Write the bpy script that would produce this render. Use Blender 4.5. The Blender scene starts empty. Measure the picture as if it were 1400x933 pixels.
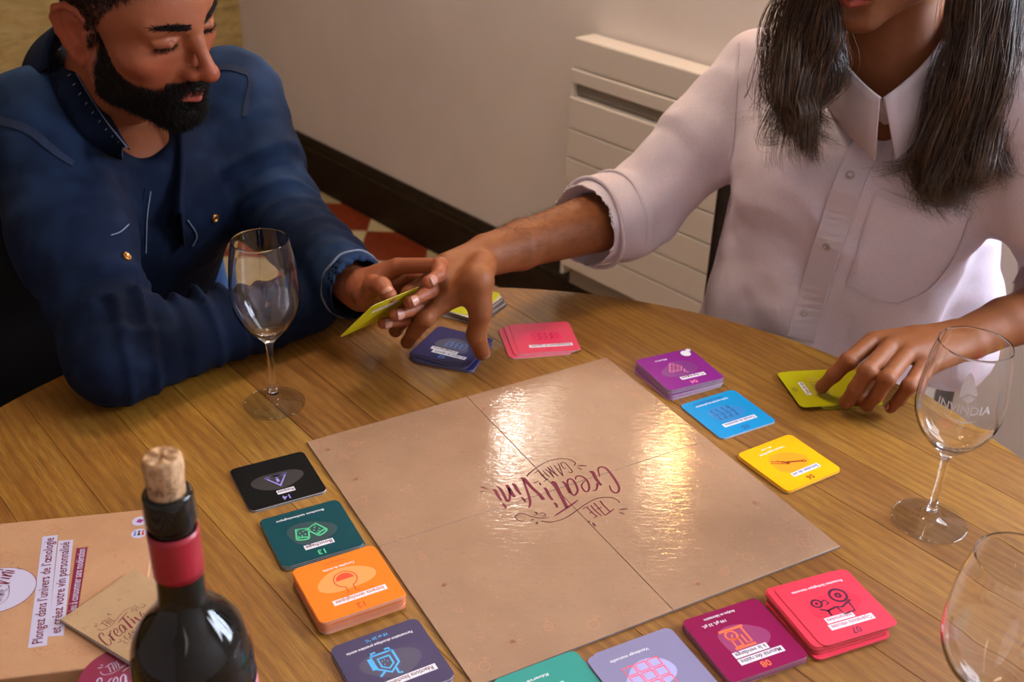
import bpy, bmesh, math, random
import numpy as np
from mathutils import Vector, Matrix
random.seed(7)
rng = np.random.default_rng(7)
scene = bpy.context.scene
COL = scene.collection
PI = math.pi

# ---------------------------------------------------------------- camera
CAM_H, F_PX, PITCH, ROLL = 1.436, 1506.0, 29.1, 1.84
CO = np.array([0.0, 0.0, CAM_H])
_p, _r = math.radians(PITCH), math.radians(ROLL)
_fw = np.array([0, math.cos(_p), -math.sin(_p)])
_rt = np.array([1.0, 0, 0])
_up = np.cross(_rt, _fw)
RT = _rt*math.cos(_r) + _up*math.sin(_r)
UP = -_rt*math.sin(_r) + _up*math.cos(_r)
FW = _fw
cam_data = bpy.data.cameras.new('camera')
cam_data.sensor_width = 36.0
cam_data.lens = 36.0*F_PX/1400.0
cam_data.clip_start = 0.02
cam_data.dof.use_dof = True
cam_data.dof.focus_distance = 1.08
cam_data.dof.aperture_fstop = 8.0
cam = bpy.data.objects.new('camera', cam_data)
cam.matrix_world = Matrix(((RT[0], UP[0], -FW[0], 0), (RT[1], UP[1], -FW[1], 0), (RT[2], UP[2], -FW[2], CAM_H), (0, 0, 0, 1)))
COL.objects.link(cam)
scene.camera = cam

# ---------------------------------------------------------------- world, lights, exposure
scene.view_settings.view_transform = 'Standard'
scene.view_settings.look = 'None'
scene.view_settings.exposure = 0.0
scene.view_settings.gamma = 1.0
scene.view_settings.use_curve_mapping = False
world = bpy.data.worlds.new('world')
scene.world = world
world.use_nodes = True
world.node_tree.nodes['Background'].inputs[0].default_value = (0.55, 0.68, 1.0, 1)
world.node_tree.nodes['Background'].inputs[1].default_value = 0.03

def area_light(name, loc, target, sx, sy, power, col):
    l = bpy.data.lights.new(name, 'AREA')
    l.shape = 'RECTANGLE'; l.size = sx; l.size_y = sy
    l.energy = power; l.color = col
    o = bpy.data.objects.new(name, l)
    o.location = loc
    d = Vector(target) - Vector(loc)
    o.rotation_euler = d.to_track_quat('-Z', 'Z').to_euler()
    COL.objects.link(o)
    return o
# daylight through the window in the radiator wall, right of the frame
area_light('window_daylight', (1.78, 1.10, 1.55), (0.55, 0.40, 0.95), 1.1, 1.2, 130, (0.74, 0.83, 1.0))
# daylight through the window behind and to the right of the camera
area_light('far_window_daylight', (0.75, -1.6, 2.1), (0.1, 1.2, 0.9), 1.3, 1.3, 12, (1.0, 0.93, 0.88))
# warm ceiling lamp of the room, left of the table
area_light('ceiling_lamp_light', (-0.25, 1.55, 2.5), (-0.2, 1.4, 0.8), 0.4, 0.4, 15, (1.0, 0.80, 0.60))

# ---------------------------------------------------------------- pixel helpers: a photo pixel becomes a point on a level or at a distance
def ray(x, y):
    return (x-700)/F_PX*RT - (y-466.5)/F_PX*UP + FW
def G(x, y, z=0.75):
    d = ray(x, y)
    return CO + d*(z-CAM_H)/d[2]
def D(x, y, Y):
    d = ray(x, y)
    return CO + d*Y/d[1]
def norm(v):
    v = np.asarray(v, float)
    return v/np.linalg.norm(v)

# ---------------------------------------------------------------- object helpers
def tag(o, label=None, cat=None, group=None, kind=None):
    if label: o['label'] = label
    if cat: o['category'] = cat
    if group: o['group'] = group
    if kind: o['kind'] = kind
    return o
def empty(name, loc=(0, 0, 0), rz=0.0):
    o = bpy.data.objects.new(name, None)
    o.empty_display_size = 0.05
    o.location = loc
    o.rotation_euler = (0, 0, rz)
    COL.objects.link(o)
    return o
def link_mesh(name, me, parent=None, m=None, smooth=False):
    o = bpy.data.objects.new(name, me)
    COL.objects.link(o)
    if m is not None: me.materials.append(m)
    if smooth: me.polygons.foreach_set('use_smooth', [True]*len(me.polygons))
    if parent is not None: o.parent = parent
    return o
def mesh_from(name, verts, faces, m=None, parent=None, smooth=False, offset=None):
    v = np.asarray(verts, float)
    if offset is not None: v = v - np.asarray(offset, float)
    me = bpy.data.meshes.new(name)
    me.from_pydata([tuple(p) for p in v], [], [tuple(int(i) for i in f) for f in faces])
    me.update()
    return link_mesh(name, me, parent, m, smooth)
def obj(name, bm, m=None, parent=None, smooth=False, recalc=True):
    if recalc: bmesh.ops.recalc_face_normals(bm, faces=bm.faces)
    me = bpy.data.meshes.new(name)
    bm.to_mesh(me); bm.free()
    return link_mesh(name, me, parent, m, smooth)
def auto_smooth(o, ang=40):
    me = o.data
    me.polygons.foreach_set('use_smooth', [True]*len(me.polygons))
    me.update()
    bm = bmesh.new(); bm.from_mesh(me)
    for e in bm.edges:
        if len(e.link_faces) == 2 and e.calc_face_angle(0) > math.radians(ang): e.smooth = False
    bm.to_mesh(me); bm.free()
    return o
def add_box(bm, c, s, rot=None, bevel=0.0, seg=2):
    r = bmesh.ops.create_cube(bm, size=1.0)
    vs = r['verts']
    M = Matrix.Translation(Vector(c)) @ (rot.to_4x4() if rot is not None else Matrix.Identity(4)) @ Matrix.Diagonal((s[0], s[1], s[2], 1))
    bmesh.ops.transform(bm, matrix=M, verts=vs)
    if bevel > 0:
        es = list({e for v in vs for e in v.link_edges})
        bmesh.ops.bevel(bm, geom=es, offset=bevel, segments=seg, affect='EDGES', profile=0.5)
def lathe(profile, n=48, close_top=False, close_bottom=False):
    # profile: list of (r, z)
    vs, fs = [], []
    for r, z in profile:
        for i in range(n):
            a = 2*PI*i/n
            vs.append((r*math.cos(a), r*math.sin(a), z))
    m = len(profile)
    for j in range(m-1):
        for i in range(n):
            a, b = j*n+i, j*n+(i+1) % n
            fs.append((a, b, b+n, a+n))
    if close_bottom: fs.append(tuple(reversed(range(n))))
    if close_top: fs.append(tuple((m-1)*n+i for i in range(n)))
    return vs, fs
def catmull(pts, n=8, closed=False):
    P = [np.asarray(p, float) for p in pts]
    if closed: Q = [P[-1]]+P+[P[0], P[1]]
    else: Q = [2*P[0]-P[1]]+P+[2*P[-1]-P[-2]]
    out = []
    for i in range(1, len(Q)-2):
        for k in range(n):
            t = k/n
            a, b, c, d = Q[i-1], Q[i], Q[i+1], Q[i+2]
            out.append(0.5*((2*b)+(-a+c)*t+(2*a-5*b+4*c-d)*t*t+(-a+3*b-3*c+d)*t**3))
    if not closed: out.append(P[-1])
    return np.array(out)
def tube(path, rad, sides=8, cap=True):
    path = np.asarray(path, float)
    n = len(path)
    rad = np.full(n, rad) if np.isscalar(rad) else np.asarray(rad, float)
    T = np.gradient(path, axis=0)
    T /= np.linalg.norm(T, axis=1)[:, None]+1e-12
    ref = np.array([0, 0, 1.0]) if abs(T[0][2]) < 0.9 else np.array([1.0, 0, 0])
    N = np.cross(T[0], ref); N /= np.linalg.norm(N)
    vs = []
    for i in range(n):
        N = N - T[i]*(N@T[i]); N /= np.linalg.norm(N)+1e-12
        B = np.cross(T[i], N)
        for k in range(sides):
            a = 2*PI*k/sides
            vs.append(path[i]+rad[i]*(math.cos(a)*N+math.sin(a)*B))
    fs = []
    for i in range(n-1):
        for k in range(sides):
            a, b = i*sides+k, i*sides+(k+1) % sides
            fs.append((a, b, b+sides, a+sides))
    if cap:
        fs.append(tuple(reversed(range(sides)))); fs.append(tuple((n-1)*sides+k for k in range(sides)))
    return vs, fs
class MB:
    def __init__(self): self.v = []; self.f = []
    def add(self, vs, fs):
        k = len(self.v)
        self.v.extend([tuple(p) for p in vs]); self.f.extend([tuple(i+k for i in f) for f in fs])
        return self
    def build(self, name, m, parent=None, smooth=False, offset=None):
        return mesh_from(name, self.v, self.f, m, parent, smooth, offset)

# ---------------------------------------------------------------- material helpers
MATS = {}
def nt(m): return m.node_tree.nodes, m.node_tree.links
def new_mat(name, col=(0.8, 0.8, 0.8), rough=0.5, **kw):
    m = bpy.data.materials.new(name); m.use_nodes = True
    b = m.node_tree.nodes['Principled BSDF']
    b.inputs['Base Color'].default_value = (*col, 1)
    b.inputs['Roughness'].default_value = rough
    for k, v in kw.items(): b.inputs[k.replace('_', ' ')].default_value = v
    MATS[name] = m
    return m
def bsdf(m): return m.node_tree.nodes['Principled BSDF']
def N(m, typ, **kw):
    n = m.node_tree.nodes.new(typ)
    for k, v in kw.items(): setattr(n, k, v)
    return n
def L(m, a, b): m.node_tree.links.new(a, b)
def coords(m, scale=(1, 1, 1), rot=(0, 0, 0), kind='Object', loc=(0, 0, 0)):
    tc = N(m, 'ShaderNodeTexCoord'); mp = N(m, 'ShaderNodeMapping')
    mp.inputs['Scale'].default_value = scale; mp.inputs['Rotation'].default_value = rot; mp.inputs['Location'].default_value = loc
    L(m, tc.outputs[kind], mp.inputs['Vector'])
    return mp.outputs['Vector']
def noise(m, vec, scale=5, detail=4, rough=0.5, dist=0.0):
    n = N(m, 'ShaderNodeTexNoise')
    n.inputs['Scale'].default_value = scale; n.inputs['Detail'].default_value = detail
    n.inputs['Roughness'].default_value = rough; n.inputs['Distortion'].default_value = dist
    if vec is not None: L(m, vec, n.inputs['Vector'])
    return n.outputs['Fac']
def ramp(m, fac, stops, interp='LINEAR'):
    r = N(m, 'ShaderNodeValToRGB')
    r.color_ramp.interpolation = interp
    els = r.color_ramp.elements
    while len(els) < len(stops): els.new(0.5)
    for e, (p, c) in zip(els, stops):
        e.position = p
        e.color = (*c, 1) if len(c) == 3 else c
    L(m, fac, r.inputs['Fac'])
    return r.outputs['Color']
def g3(v): return (v, v, v)
def mixc(m, fac, a, b, blend='MIX'):
    x = N(m, 'ShaderNodeMix', data_type='RGBA', blend_type=blend)
    for s, i in ((fac, 0), (a, 6), (b, 7)):
        if hasattr(s, 'is_output'): L(m, s, x.inputs[i])
        else: x.inputs[i].default_value = s if i == 0 else (*s, 1)
    return x.outputs[2]
def math_n(m, op, a, b=None, c=None):
    x = N(m, 'ShaderNodeMath', operation=op)
    for s, i in ((a, 0), (b, 1), (c, 2)):
        if s is None: continue
        if hasattr(s, 'is_output'): L(m, s, x.inputs[i])
        else: x.inputs[i].default_value = s
    return x.outputs[0]
def bump(m, h, strength=0.3, dist=0.001, prev=None):
    b = N(m, 'ShaderNodeBump')
    b.inputs['Strength'].default_value = strength; b.inputs['Distance'].default_value = dist
    L(m, h, b.inputs['Height'])
    if prev is not None: L(m, prev, b.inputs['Normal'])
    return b.outputs['Normal']
def set_base(m, c): L(m, c, bsdf(m).inputs['Base Color'])
def set_norm(m, n):
    L(m, n, bsdf(m).inputs['Normal'])
    L(m, n, bsdf(m).inputs['Coat Normal'])
# ================================================================ SETTING
WD = norm([0.671, -0.742, 0]); WN = norm([-0.742, -0.671, 0])      # along the radiator wall, and out of it into the room
WA = np.array([-0.695, 3.653, 0.0])
def wall_pt(s, out=0.0, z=0.0): return WA + WD*s + WN*out + np.array([0, 0, z])
ROT_W = Matrix(((WD[0], WN[0], 0), (WD[1], WN[1], 0), (0, 0, 1)))   # local x along the wall, y out of it (left handed fixed below)
ROT_W = Matrix(((WD[0], -WN[0], 0), (WD[1], -WN[1], 0), (0, 0, 1)))  # local -y points into the room
S0, S1, ZC = -0.47, 4.6, 2.6
LEFT_LEN = 4.4

m = new_mat('white_plaster', (0.66, 0.60, 0.56), 0.75)
v = coords(m)
c = ramp(m, noise(m, v, 2.2, 4, 0.6), [(0.3, (0.70, 0.64, 0.62)), (0.7, (0.78, 0.72, 0.70))])
set_base(m, c)
h = noise(m, v, 14, 5, 0.6); h2 = noise(m, v, 2.5, 2)
set_norm(m, bump(m, h2, 0.5, 0.01, bump(m, h, 0.25, 0.004)))
m = new_mat('rough_stone', (0.5, 0.4, 0.22), 0.9)
v = coords(m, (1, 1, 3.2))
n1 = noise(m, v, 9, 8, 0.65, 0.6)
c = ramp(m, n1, [(0.25, (0.26, 0.17, 0.055)), (0.5, (0.44, 0.31, 0.11)), (0.75, (0.54, 0.41, 0.19))])
set_base(m, c)
set_norm(m, bump(m, noise(m, v, 26, 8, 0.7), 0.7, 0.006, bump(m, n1, 0.8, 0.015)))
m = new_mat('dark_stained_wood', (0.02, 0.011, 0.007), 0.5, Specular_IOR_Level=0.3)
v = coords(m, (1.5, 14, 14), kind='Object')
set_base(m, ramp(m, noise(m, v, 3, 6, 0.6), [(0.3, (0.009, 0.006, 0.004)), (0.75, (0.028, 0.015, 0.008))]))
set_norm(m, bump(m, noise(m, v, 6, 6), 0.25, 0.002))
m = new_mat('ceiling_paint', (0.7, 0.66, 0.6), 0.8)
def tile_mat(name, a, b, rough):
    m = new_mat(name, a, rough)
    v = coords(m, kind='Object')
    n = noise(m, v, 16, 6, 0.65)
    oi = N(m, 'ShaderNodeObjectInfo')
    cc = ramp(m, n, [(0.3, a), (0.7, b)])
    hsv = N(m, 'ShaderNodeHueSaturation')
    L(m, cc, hsv.inputs['Color'])
    L(m, math_n(m, 'MULTIPLY_ADD', oi.outputs['Random'], 0.35, 0.82), hsv.inputs['Value'])
    set_base(m, hsv.outputs['Color'])
    set_norm(m, bump(m, noise(m, v, 40, 4), 0.2, 0.001))
    return m
M_RED = tile_mat('terracotta_tile', (0.16, 0.022, 0.006), (0.24, 0.040, 0.012), 0.4)
M_CREAM = tile_mat('cream_tile', (0.46, 0.37, 0.20), (0.60, 0.50, 0.30), 0.4)

def wall_slab(name, a, b, thick, z0, z1, m, holes=()):
    # vertical slab between plan points a and b, thickness to the left of a->b ; optional rectangular hole (s0,s1,z0,z1)
    a = np.array([a[0], a[1], 0.0]); b = np.array([b[0], b[1], 0.0])
    d = norm(b-a); n = np.array([-d[1], d[0], 0]); ln = np.linalg.norm(b-a)
    bm = bmesh.new()
    R = Matrix(((d[0], n[0], 0), (d[1], n[1], 0), (0, 0, 1)))
    def piece(s0, s1, q0, q1):
        c = a + d*(s0+s1)/2 + n*thick/2 + np.array([0, 0, (q0+q1)/2])
        add_box(bm, c, (s1-s0, thick, q1-q0), R)
    if not holes: piece(0, ln, z0, z1)
    else:
        s0, s1, q0, q1 = holes[0]
        piece(0, s0, z0, z1); piece(s1, ln, z0, z1); piece(s0, s1, z0, q0); piece(s0, s1, q1, z1)
    return tag(obj(name, bm, m), kind='structure')
pc = wall_pt(S0); pe = wall_pt(S1)
LD = WN.copy()                                                       # the stone wall leaves the corner square to the plaster wall
pl = pc + LD*LEFT_LEN
pr_ = pe + LD*LEFT_LEN
WINDOW = (2.72-S0, 3.82-S0, 0.95, 2.15)
wall_slab('wall_back', pc, pe, 0.25, 0, ZC, MATS['white_plaster'], [WINDOW])
wall_slab('wall_left', pl, pc, 0.30, 0, ZC, MATS['rough_stone'])
wall_slab('wall_right', pe, pr_, 0.25, 0, ZC, MATS['white_plaster'])
wall_slab('wall_front', pr_, pl, 0.25, 0, ZC, MATS['white_plaster'])
def quad_slab(name, z0, z1, m):
    b0 = [pc, pe, pr_, pl]
    vs = [(p[0], p[1], z0) for p in b0]+[(p[0], p[1], z1) for p in b0]
    fs = [(0, 1, 2, 3), (7, 6, 5, 4), (0, 4, 5, 1), (1, 5, 6, 2), (2, 6, 7, 3), (3, 7, 4, 0)]
    bm = bmesh.new()
    bv = [bm.verts.new(p) for p in vs]
    for f in fs: bm.faces.new([bv[i] for i in f])
    return tag(obj(name, bm, m), kind='structure')
TX, TY, TX0, TY0 = 0.207, 0.2265, -0.688, 3.284
m = new_mat('checker_floor', (0.4, 0.2, 0.1), 0.45)                    # the far parts of the floor, out of the tile grid
tc = N(m, 'ShaderNodeTexCoord'); mp = N(m, 'ShaderNodeMapping'); ck = N(m, 'ShaderNodeTexChecker')
mp.inputs['Location'].default_value = (-TX0/TX+1000, -TY0/TY+1000, 0.5)
mp.inputs['Scale'].default_value = (1/TX, 1/TY, 0.0)
L(m, tc.outputs['Object'], mp.inputs['Vector']); L(m, mp.outputs['Vector'], ck.inputs['Vector'])
ck.inputs['Scale'].default_value = 1.0
ck.inputs['Color1'].default_value = (0.34, 0.06, 0.02, 1); ck.inputs['Color2'].default_value = (0.64, 0.52, 0.32, 1)
L(m, ck.outputs['Color'], bsdf(m).inputs['Base Color'])
floor = quad_slab('floor', -0.2, -0.006, m)
quad_slab('ceiling', ZC, ZC+0.2, MATS['ceiling_paint'])

def clip_half(poly, p0, n):
    out = []
    for i in range(len(poly)):
        a, b = poly[i], poly[(i+1) % len(poly)]
        da, db = (a-p0)@n, (b-p0)@n
        if da >= 0: out.append(a)
        if da*db < 0: out.append(a+(b-a)*da/(da-db))
    return out
def rounded_prism(poly, z0, z1, inset=0.0012, drop=0.0012):
    # prism with a small chamfer round its top
    c = np.mean(poly, axis=0)
    n = len(poly)
    top = []
    for p in poly:
        d = p-c; top.append(p-d/np.linalg.norm(d)*inset*1.4)
    vs = [(p[0], p[1], z0) for p in poly]+[(p[0], p[1], z1-drop) for p in poly]+[(p[0], p[1], z1) for p in top]
    fs = [tuple(range(2*n, 3*n))]
    for k in (0, n):
        for i in range(n): fs.append((k+i, k+(i+1) % n, k+n+(i+1) % n, k+n+i))
    return vs, fs
tile_mesh = {}
wn2, wa2 = WN[:2], (WA+WN*0.022)[:2]
ln2, la2 = WD[:2], (pc+WD*0.022)[:2]
ntile = 0
for i in range(-9, 9):
    for j in range(-10, 3):
        x0, y0 = TX0+i*TX, TY0+j*TY
        g = 0.0012
        rect = [np.array(p) for p in ((x0+g, y0+g), (x0+TX-g, y0+g), (x0+TX-g, y0+TY-g), (x0+g, y0+TY-g))]
        poly = clip_half(clip_half(rect, wa2, wn2), la2, ln2)
        if len(poly) < 3: continue
        area = 0.5*abs(sum(poly[k][0]*poly[(k+1) % len(poly)][1]-poly[(k+1) % len(poly)][0]*poly[k][1] for k in range(len(poly))))
        if area < 1e-4: continue
        cream = (i+j) % 2 == 1
        mt = M_CREAM if cream else M_RED
        if len(poly) == 4 and abs(area-(TX-2*g)*(TY-2*g)) < 1e-6:
            if cream not in tile_mesh:
                loc = [p-np.array([x0, y0]) for p in rect]
                vs, fs = rounded_prism(loc, -0.006, 0.0)
                o = mesh_from('floor_tile', vs, fs, mt, floor)
                tile_mesh[cream] = o.data
            else:
                o = link_mesh('floor_tile', tile_mesh[cream], floor)
            o.location = (x0, y0, random.uniform(-0.0004, 0.0003))
        else:
            vs, fs = rounded_prism([p-np.array([x0, y0]) for p in poly], -0.006, 0.0)
            o = mesh_from('floor_tile', vs, fs, mt, floor)
            o.location = (x0, y0, 0)
        ntile += 1

# baseboard: moulded, dark, swept along a wall
def baseboard(name, p0, p1, nrm, m):
    prof = [(0, 0), (0.020, 0), (0.020, 0.118), (0.0185, 0.121), (0.0185, 0.127), (0.023, 0.129), (0.023, 0.136), (0.017, 0.141), (0.0165, 0.150), (0.013, 0.158), (0.010, 0.163), (0.009, 0.170), (0, 0.172)]
    vs = []
    for p in (p0, p1):
        for a, z in prof: vs.append(np.array([p[0], p[1], 0])+nrm*a+np.array([0, 0, z]))
    n = len(prof)
    fs = [(i, (i+1) % n, n+(i+1) % n, n+i) for i in range(n)]+[tuple(reversed(range(n))), tuple(range(n, 2*n))]
    bm = bmesh.new(); bv = [bm.verts.new(q) for q in vs]
    for f in fs: bm.faces.new([bv[i] for i in f])
    return tag(obj(name, bm, m), kind='structure')
baseboard('baseboard_back', wall_pt(S0), wall_pt(S1), WN, MATS['dark_stained_wood'])
baseboard('baseboard_left', pc+WN*0.024, pl, WD, MATS['dark_stained_wood'])

# window in the radiator wall, right of the frame: its daylight lights the scene
wf = new_mat('window_paint', (0.75, 0.74, 0.70), 0.35)
gl = new_mat('window_glass', (1, 1, 1), 0.02, Transmission_Weight=1.0, IOR=1.45)
bm = bmesh.new()
for (sa, sb, za, zb) in ((2.72, 3.82, 0.95, 1.0), (2.72, 3.82, 2.10, 2.15), (2.72, 2.77, 1.0, 2.10), (3.77, 3.82, 1.0, 2.10), (3.245, 3.295, 1.0, 2.10)):
    add_box(bm, wall_pt((sa+sb)/2, -0.12, (za+zb)/2), (sb-sa, 0.05, zb-za), ROT_W, 0.004)
w1 = tag(obj('window_1', bm, wf), kind='structure')
for k, (sa, sb) in enumerate(((2.77, 3.245), (3.295, 3.77))):
    bm = bmesh.new(); add_box(bm, wall_pt((sa+sb)/2, -0.12, 1.55), (sb-sa, 0.004, 1.10), ROT_W)
    obj('pane', bm, gl, w1)

# small wall repair bump and hook seen on the plaster
# ---------------------------------------------------------------- radiator on the back wall
rm = new_mat('radiator_enamel', (0.72, 0.66, 0.60), 0.45)
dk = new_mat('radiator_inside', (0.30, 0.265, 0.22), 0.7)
rad = empty('wall_radiator', tuple(wall_pt(1.72, 0.0, 0.130)))
tag(rad, 'cream panel radiator with horizontal grooves hanging on the plaster wall', 'radiator')
rad.rotation_euler = (0, 0, math.atan2(WD[1], WD[0]))
def rbox(name, x0, x1, y0, y1, z0, z1, m, bv=0.003):
    # local frame: x along the wall from the centre, y negative = into the room
    bm = bmesh.new(); add_box(bm, ((x0+x1)/2, (y0+y1)/2, (z0+z1)/2), (x1-x0, y1-y0, z1-z0), None, bv)
    return obj(name, bm, m, rad)
RX0, RX1 = -0.415, 0.60
H0 = 0.0
rbox('back_plate', RX0+0.01, RX1-0.01, -0.055, -0.012, 0.02, 0.64, dk)
rbox('wall_bracket', RX0+0.15, RX0+0.19, -0.014, 0.002, 0.08, 0.55, dk)
rbox('wall_bracket', RX1-0.19, RX1-0.15, -0.014, 0.002, 0.08, 0.55, dk)
rbox('top_grille', RX0, RX1, -0.075, -0.008, 0.598, 0.670, rm, 0.004)
rbox('upper_rail', RX0, RX1, -0.078, -0.05, 0.562, 0.596, rm, 0.003)
rbox('slat', RX0+0.004, RX1-0.004, -0.062, -0.05, 0.532, 0.5605, dk, 0.002)
zz = 0.527
for k in range(6):
    hgt = 0.072 if k else 0.078
    z1 = zz; z0 = zz-hgt
    rbox('front_panel', RX0-0.002, RX1+0.002, -0.080, -0.05, z0, z1, rm, 0.0028)
    zz = z0-0.0022
rbox('side_panel', RX0-0.004, RX0+0.006, -0.0775, -0.010, 0.05, 0.596, rm, 0.003)
rbox('side_panel', RX1-0.006, RX1+0.004, -0.0775, -0.010, 0.05, 0.596, rm, 0.003)

# ---------------------------------------------------------------- wall lamps above the radiator, over the frame: their glow is mirrored in the varnish
M_BULB = new_mat('lit_bulb', (1, 0.8, 0.5), 0.5, Emission_Strength=160.0)
bsdf(M_BULB).inputs['Emission Color'].default_value = (1.0, 0.50, 0.14, 1)
M_SHADE = new_mat('frosted_lit_shade', (0.9, 0.85, 0.78), 0.5, Emission_Strength=11.0)
bsdf(M_SHADE).inputs['Emission Color'].default_value = (1.0, 0.86, 0.70, 1)
M_BRS = new_mat('aged_brass', (0.30, 0.18, 0.07), 0.4, Metallic=0.8)
def sconce(s, z, rb, m, label, hh, power, col):
    p = wall_pt(s, 0.0, z)
    o = empty('wall_lamp', tuple(p)); tag(o, label, 'lamp')
    o.rotation_euler = (0, 0, math.atan2(WD[1], WD[0]))
    vs, fs = lathe([(0.0, 0), (0.045, 0), (0.045, 0.008), (0.03, 0.014), (0, 0.016)], 24)
    vs = [(x, -zz, y) for x, y, zz in vs]
    mesh_from('wall_plate', vs, fs, M_BRS, o, True)
    mesh_from('arm', *tube(catmull([(0, -0.01, 0), (0, -0.07, -0.02), (0, -0.11, 0.0), (0, -0.115, 0.03)], 6), 0.006, 8), M_BRS, o, True)
    vs, fs = lathe([(0.0, 0.03), (rb*0.6, 0.034), (rb, 0.03+hh*0.35), (rb*0.95, 0.03+hh*0.7), (rb*0.5, 0.03+hh*0.95), (0, 0.03+hh)], 28)
    mesh_from('globe', [(x, y-0.115, z_) for x, y, z_ in vs], fs, m, o, True)
    l = bpy.data.lights.new('wall_lamp_light', 'POINT'); l.energy = power; l.color = col; l.shadow_soft_size = 0.04
    lo = bpy.data.objects.new('wall_lamp_light', l); lo.parent = o; lo.location = (0.0, -0.115-rb-0.045, 0.03+hh/2); COL.objects.link(lo)
sconce(1.78, 1.555, 0.030, M_BULB, 'small glowing brass wall lamp above the radiator, outside the photo', 0.09, 3.8, (1.0, 0.66, 0.38))
sconce(1.28, 1.60, 0.060, M_SHADE, 'frosted wall lamp left of the radiator, outside the photo', 0.34, 6.5, (1.0, 0.90, 0.80))
# ================================================================ TABLE
ZT = 0.75
wood = new_mat('oak_wood', (0.3, 0.15, 0.03), 0.34)
TA = math.radians(-50)
m = wood
v = coords(m, (1, 1, 1), (0, 0, 0), 'Object')
oi = N(m, 'ShaderNodeObjectInfo')
off = N(m, 'ShaderNodeCombineXYZ')
L(m, math_n(m, 'MULTIPLY', oi.outputs['Random'], 37.0), off.inputs['X']); L(m, math_n(m, 'MULTIPLY', oi.outputs['Random'], 11.0), off.inputs['Y'])
va = N(m, 'ShaderNodeVectorMath', operation='ADD'); L(m, v, va.inputs[0]); L(m, off.outputs[0], va.inputs[1])
def scaled(sx, sy, sz):
    q = N(m, 'ShaderNodeVectorMath', operation='MULTIPLY'); L(m, va.outputs[0], q.inputs[0]); q.inputs[1].default_value = (sx, sy, sz)
    return q.outputs[0]
fine = noise(m, scaled(5, 110, 5), 6, 6, 0.65)
mid = noise(m, scaled(1.6, 16, 2), 3.5, 5, 0.6, 1.2)
ringn = N(m, 'ShaderNodeTexWave', wave_type='BANDS', bands_direction='Y')
ringn.inputs['Scale'].default_value = 3.0; ringn.inputs['Distortion'].default_value = 9.0; ringn.inputs['Detail'].default_value = 3; ringn.inputs['Detail Scale'].default_value = 0.7
L(m, scaled(1.3, 9, 2), ringn.inputs['Vector'])
base = ramp(m, mid, [(0.25, (0.200, 0.068, 0.003)), (0.5, (0.320, 0.132, 0.006)), (0.78, (0.450, 0.235, 0.028))])
base = mixc(m, 0.35, base, ramp(m, ringn.outputs['Fac'], [(0.1, (0.18, 0.076, 0.009)), (0.8, (0.33, 0.170, 0.030))]))
base = mixc(m, ramp(m, fine, [(0.35, g3(0.0)), (0.62, g3(0.55))]), base, (0.105, 0.046, 0.009))
pore = noise(m, scaled(22, 420, 20), 3, 3, 0.6)
base = mixc(m, ramp(m, pore, [(0.62, g3(0.0)), (0.72, g3(0.5))]), base, (0.07, 0.03, 0.006))
hsv = N(m, 'ShaderNodeHueSaturation')
L(m, base, hsv.inputs['Color'])
L(m, math_n(m, 'MULTIPLY_ADD', oi.outputs['Random'], 0.50, 0.78), hsv.inputs['Value'])
L(m, math_n(m, 'MULTIPLY_ADD', oi.outputs['Random'], 0.02, 0.49), hsv.inputs['Hue'])
set_base(m, hsv.outputs['Color'])
L(m, ramp(m, mid, [(0.3, g3(0.42)), (0.7, g3(0.52))]), bsdf(m).inputs['Roughness'])
set_norm(m, bump(m, pore, 0.30, 0.0005, bump(m, fine, 0.35, 0.0006)))
bsdf(m).inputs['Specular IOR Level'].default_value = 0.42

TC = np.array([-0.018, 0.745]); TR = 0.640
table = empty('round_table', (TC[0], TC[1], 0))
tag(table, 'round varnished oak table of glued planks carrying the game, cards, glasses and bottle', 'table')
# the outline is measured from the photograph: very nearly round
EC = (-0.016, 0.757, 0.627)
def table_r(a):
    return 0.628
vdir = np.array([-math.sin(TA), math.cos(TA)]); udir = np.array([math.cos(TA), math.sin(TA)])
cen = np.array([-0.014, 0.758]); R0 = 0.628
v0c = vdir@cen
edges = [0.252+0.075*k for k in range(-12, 14)]
th = 0.034
for k in range(len(edges)-1):
    a, b = edges[k]-v0c, edges[k+1]-v0c
    a, b = max(a, -R0), min(b, R0)
    if b-a < 0.006: continue
    a += 0.00015; b -= 0.00015
    vs_ = np.linspace(a, b, 9)
    ring = [(math.sqrt(max(R0*R0-q*q, 1e-8)), q) for q in vs_]+[(-math.sqrt(max(R0*R0-q*q, 1e-8)), q) for q in vs_[::-1]]
    bm = bmesh.new()
    bot = [bm.verts.new((p[0], p[1], 0)) for p in ring]; 
    f = bm.faces.new(bot)
    r = bmesh.ops.extrude_face_region(bm, geom=[f])
    top = [g for g in r['geom'] if isinstance(g, bmesh.types.BMVert)]
    bmesh.ops.translate(bm, vec=(0, 0, th), verts=top)
    es = [e for e in bm.edges if all(abs(vv.co.z-th) < 1e-6 for vv in e.verts)]
    bmesh.ops.bevel(bm, geom=es, offset=0.0004, segments=1, affect='EDGES')
    o = obj('plank', bm, wood, table)
    o.location = (cen[0]-TC[0], cen[1]-TC[1], ZT-th)
    o.rotation_euler = (0, 0, TA)
dw = MATS['dark_stained_wood']
o = mesh_from('apron', *lathe([(0.50, ZT-th-0.07), (0.515, ZT-th-0.07), (0.515, ZT-th), (0.50, ZT-th), (0.50, ZT-th-0.07)], 64), wood, table); auto_smooth(o)
vs, fs = lathe([(0.055, 0.09), (0.075, 0.12), (0.07, 0.17), (0.045, 0.22), (0.05, 0.35), (0.065, 0.5), (0.05, 0.6), (0.10, 0.66), (0.11, ZT-th)], 32, True, True)
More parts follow.
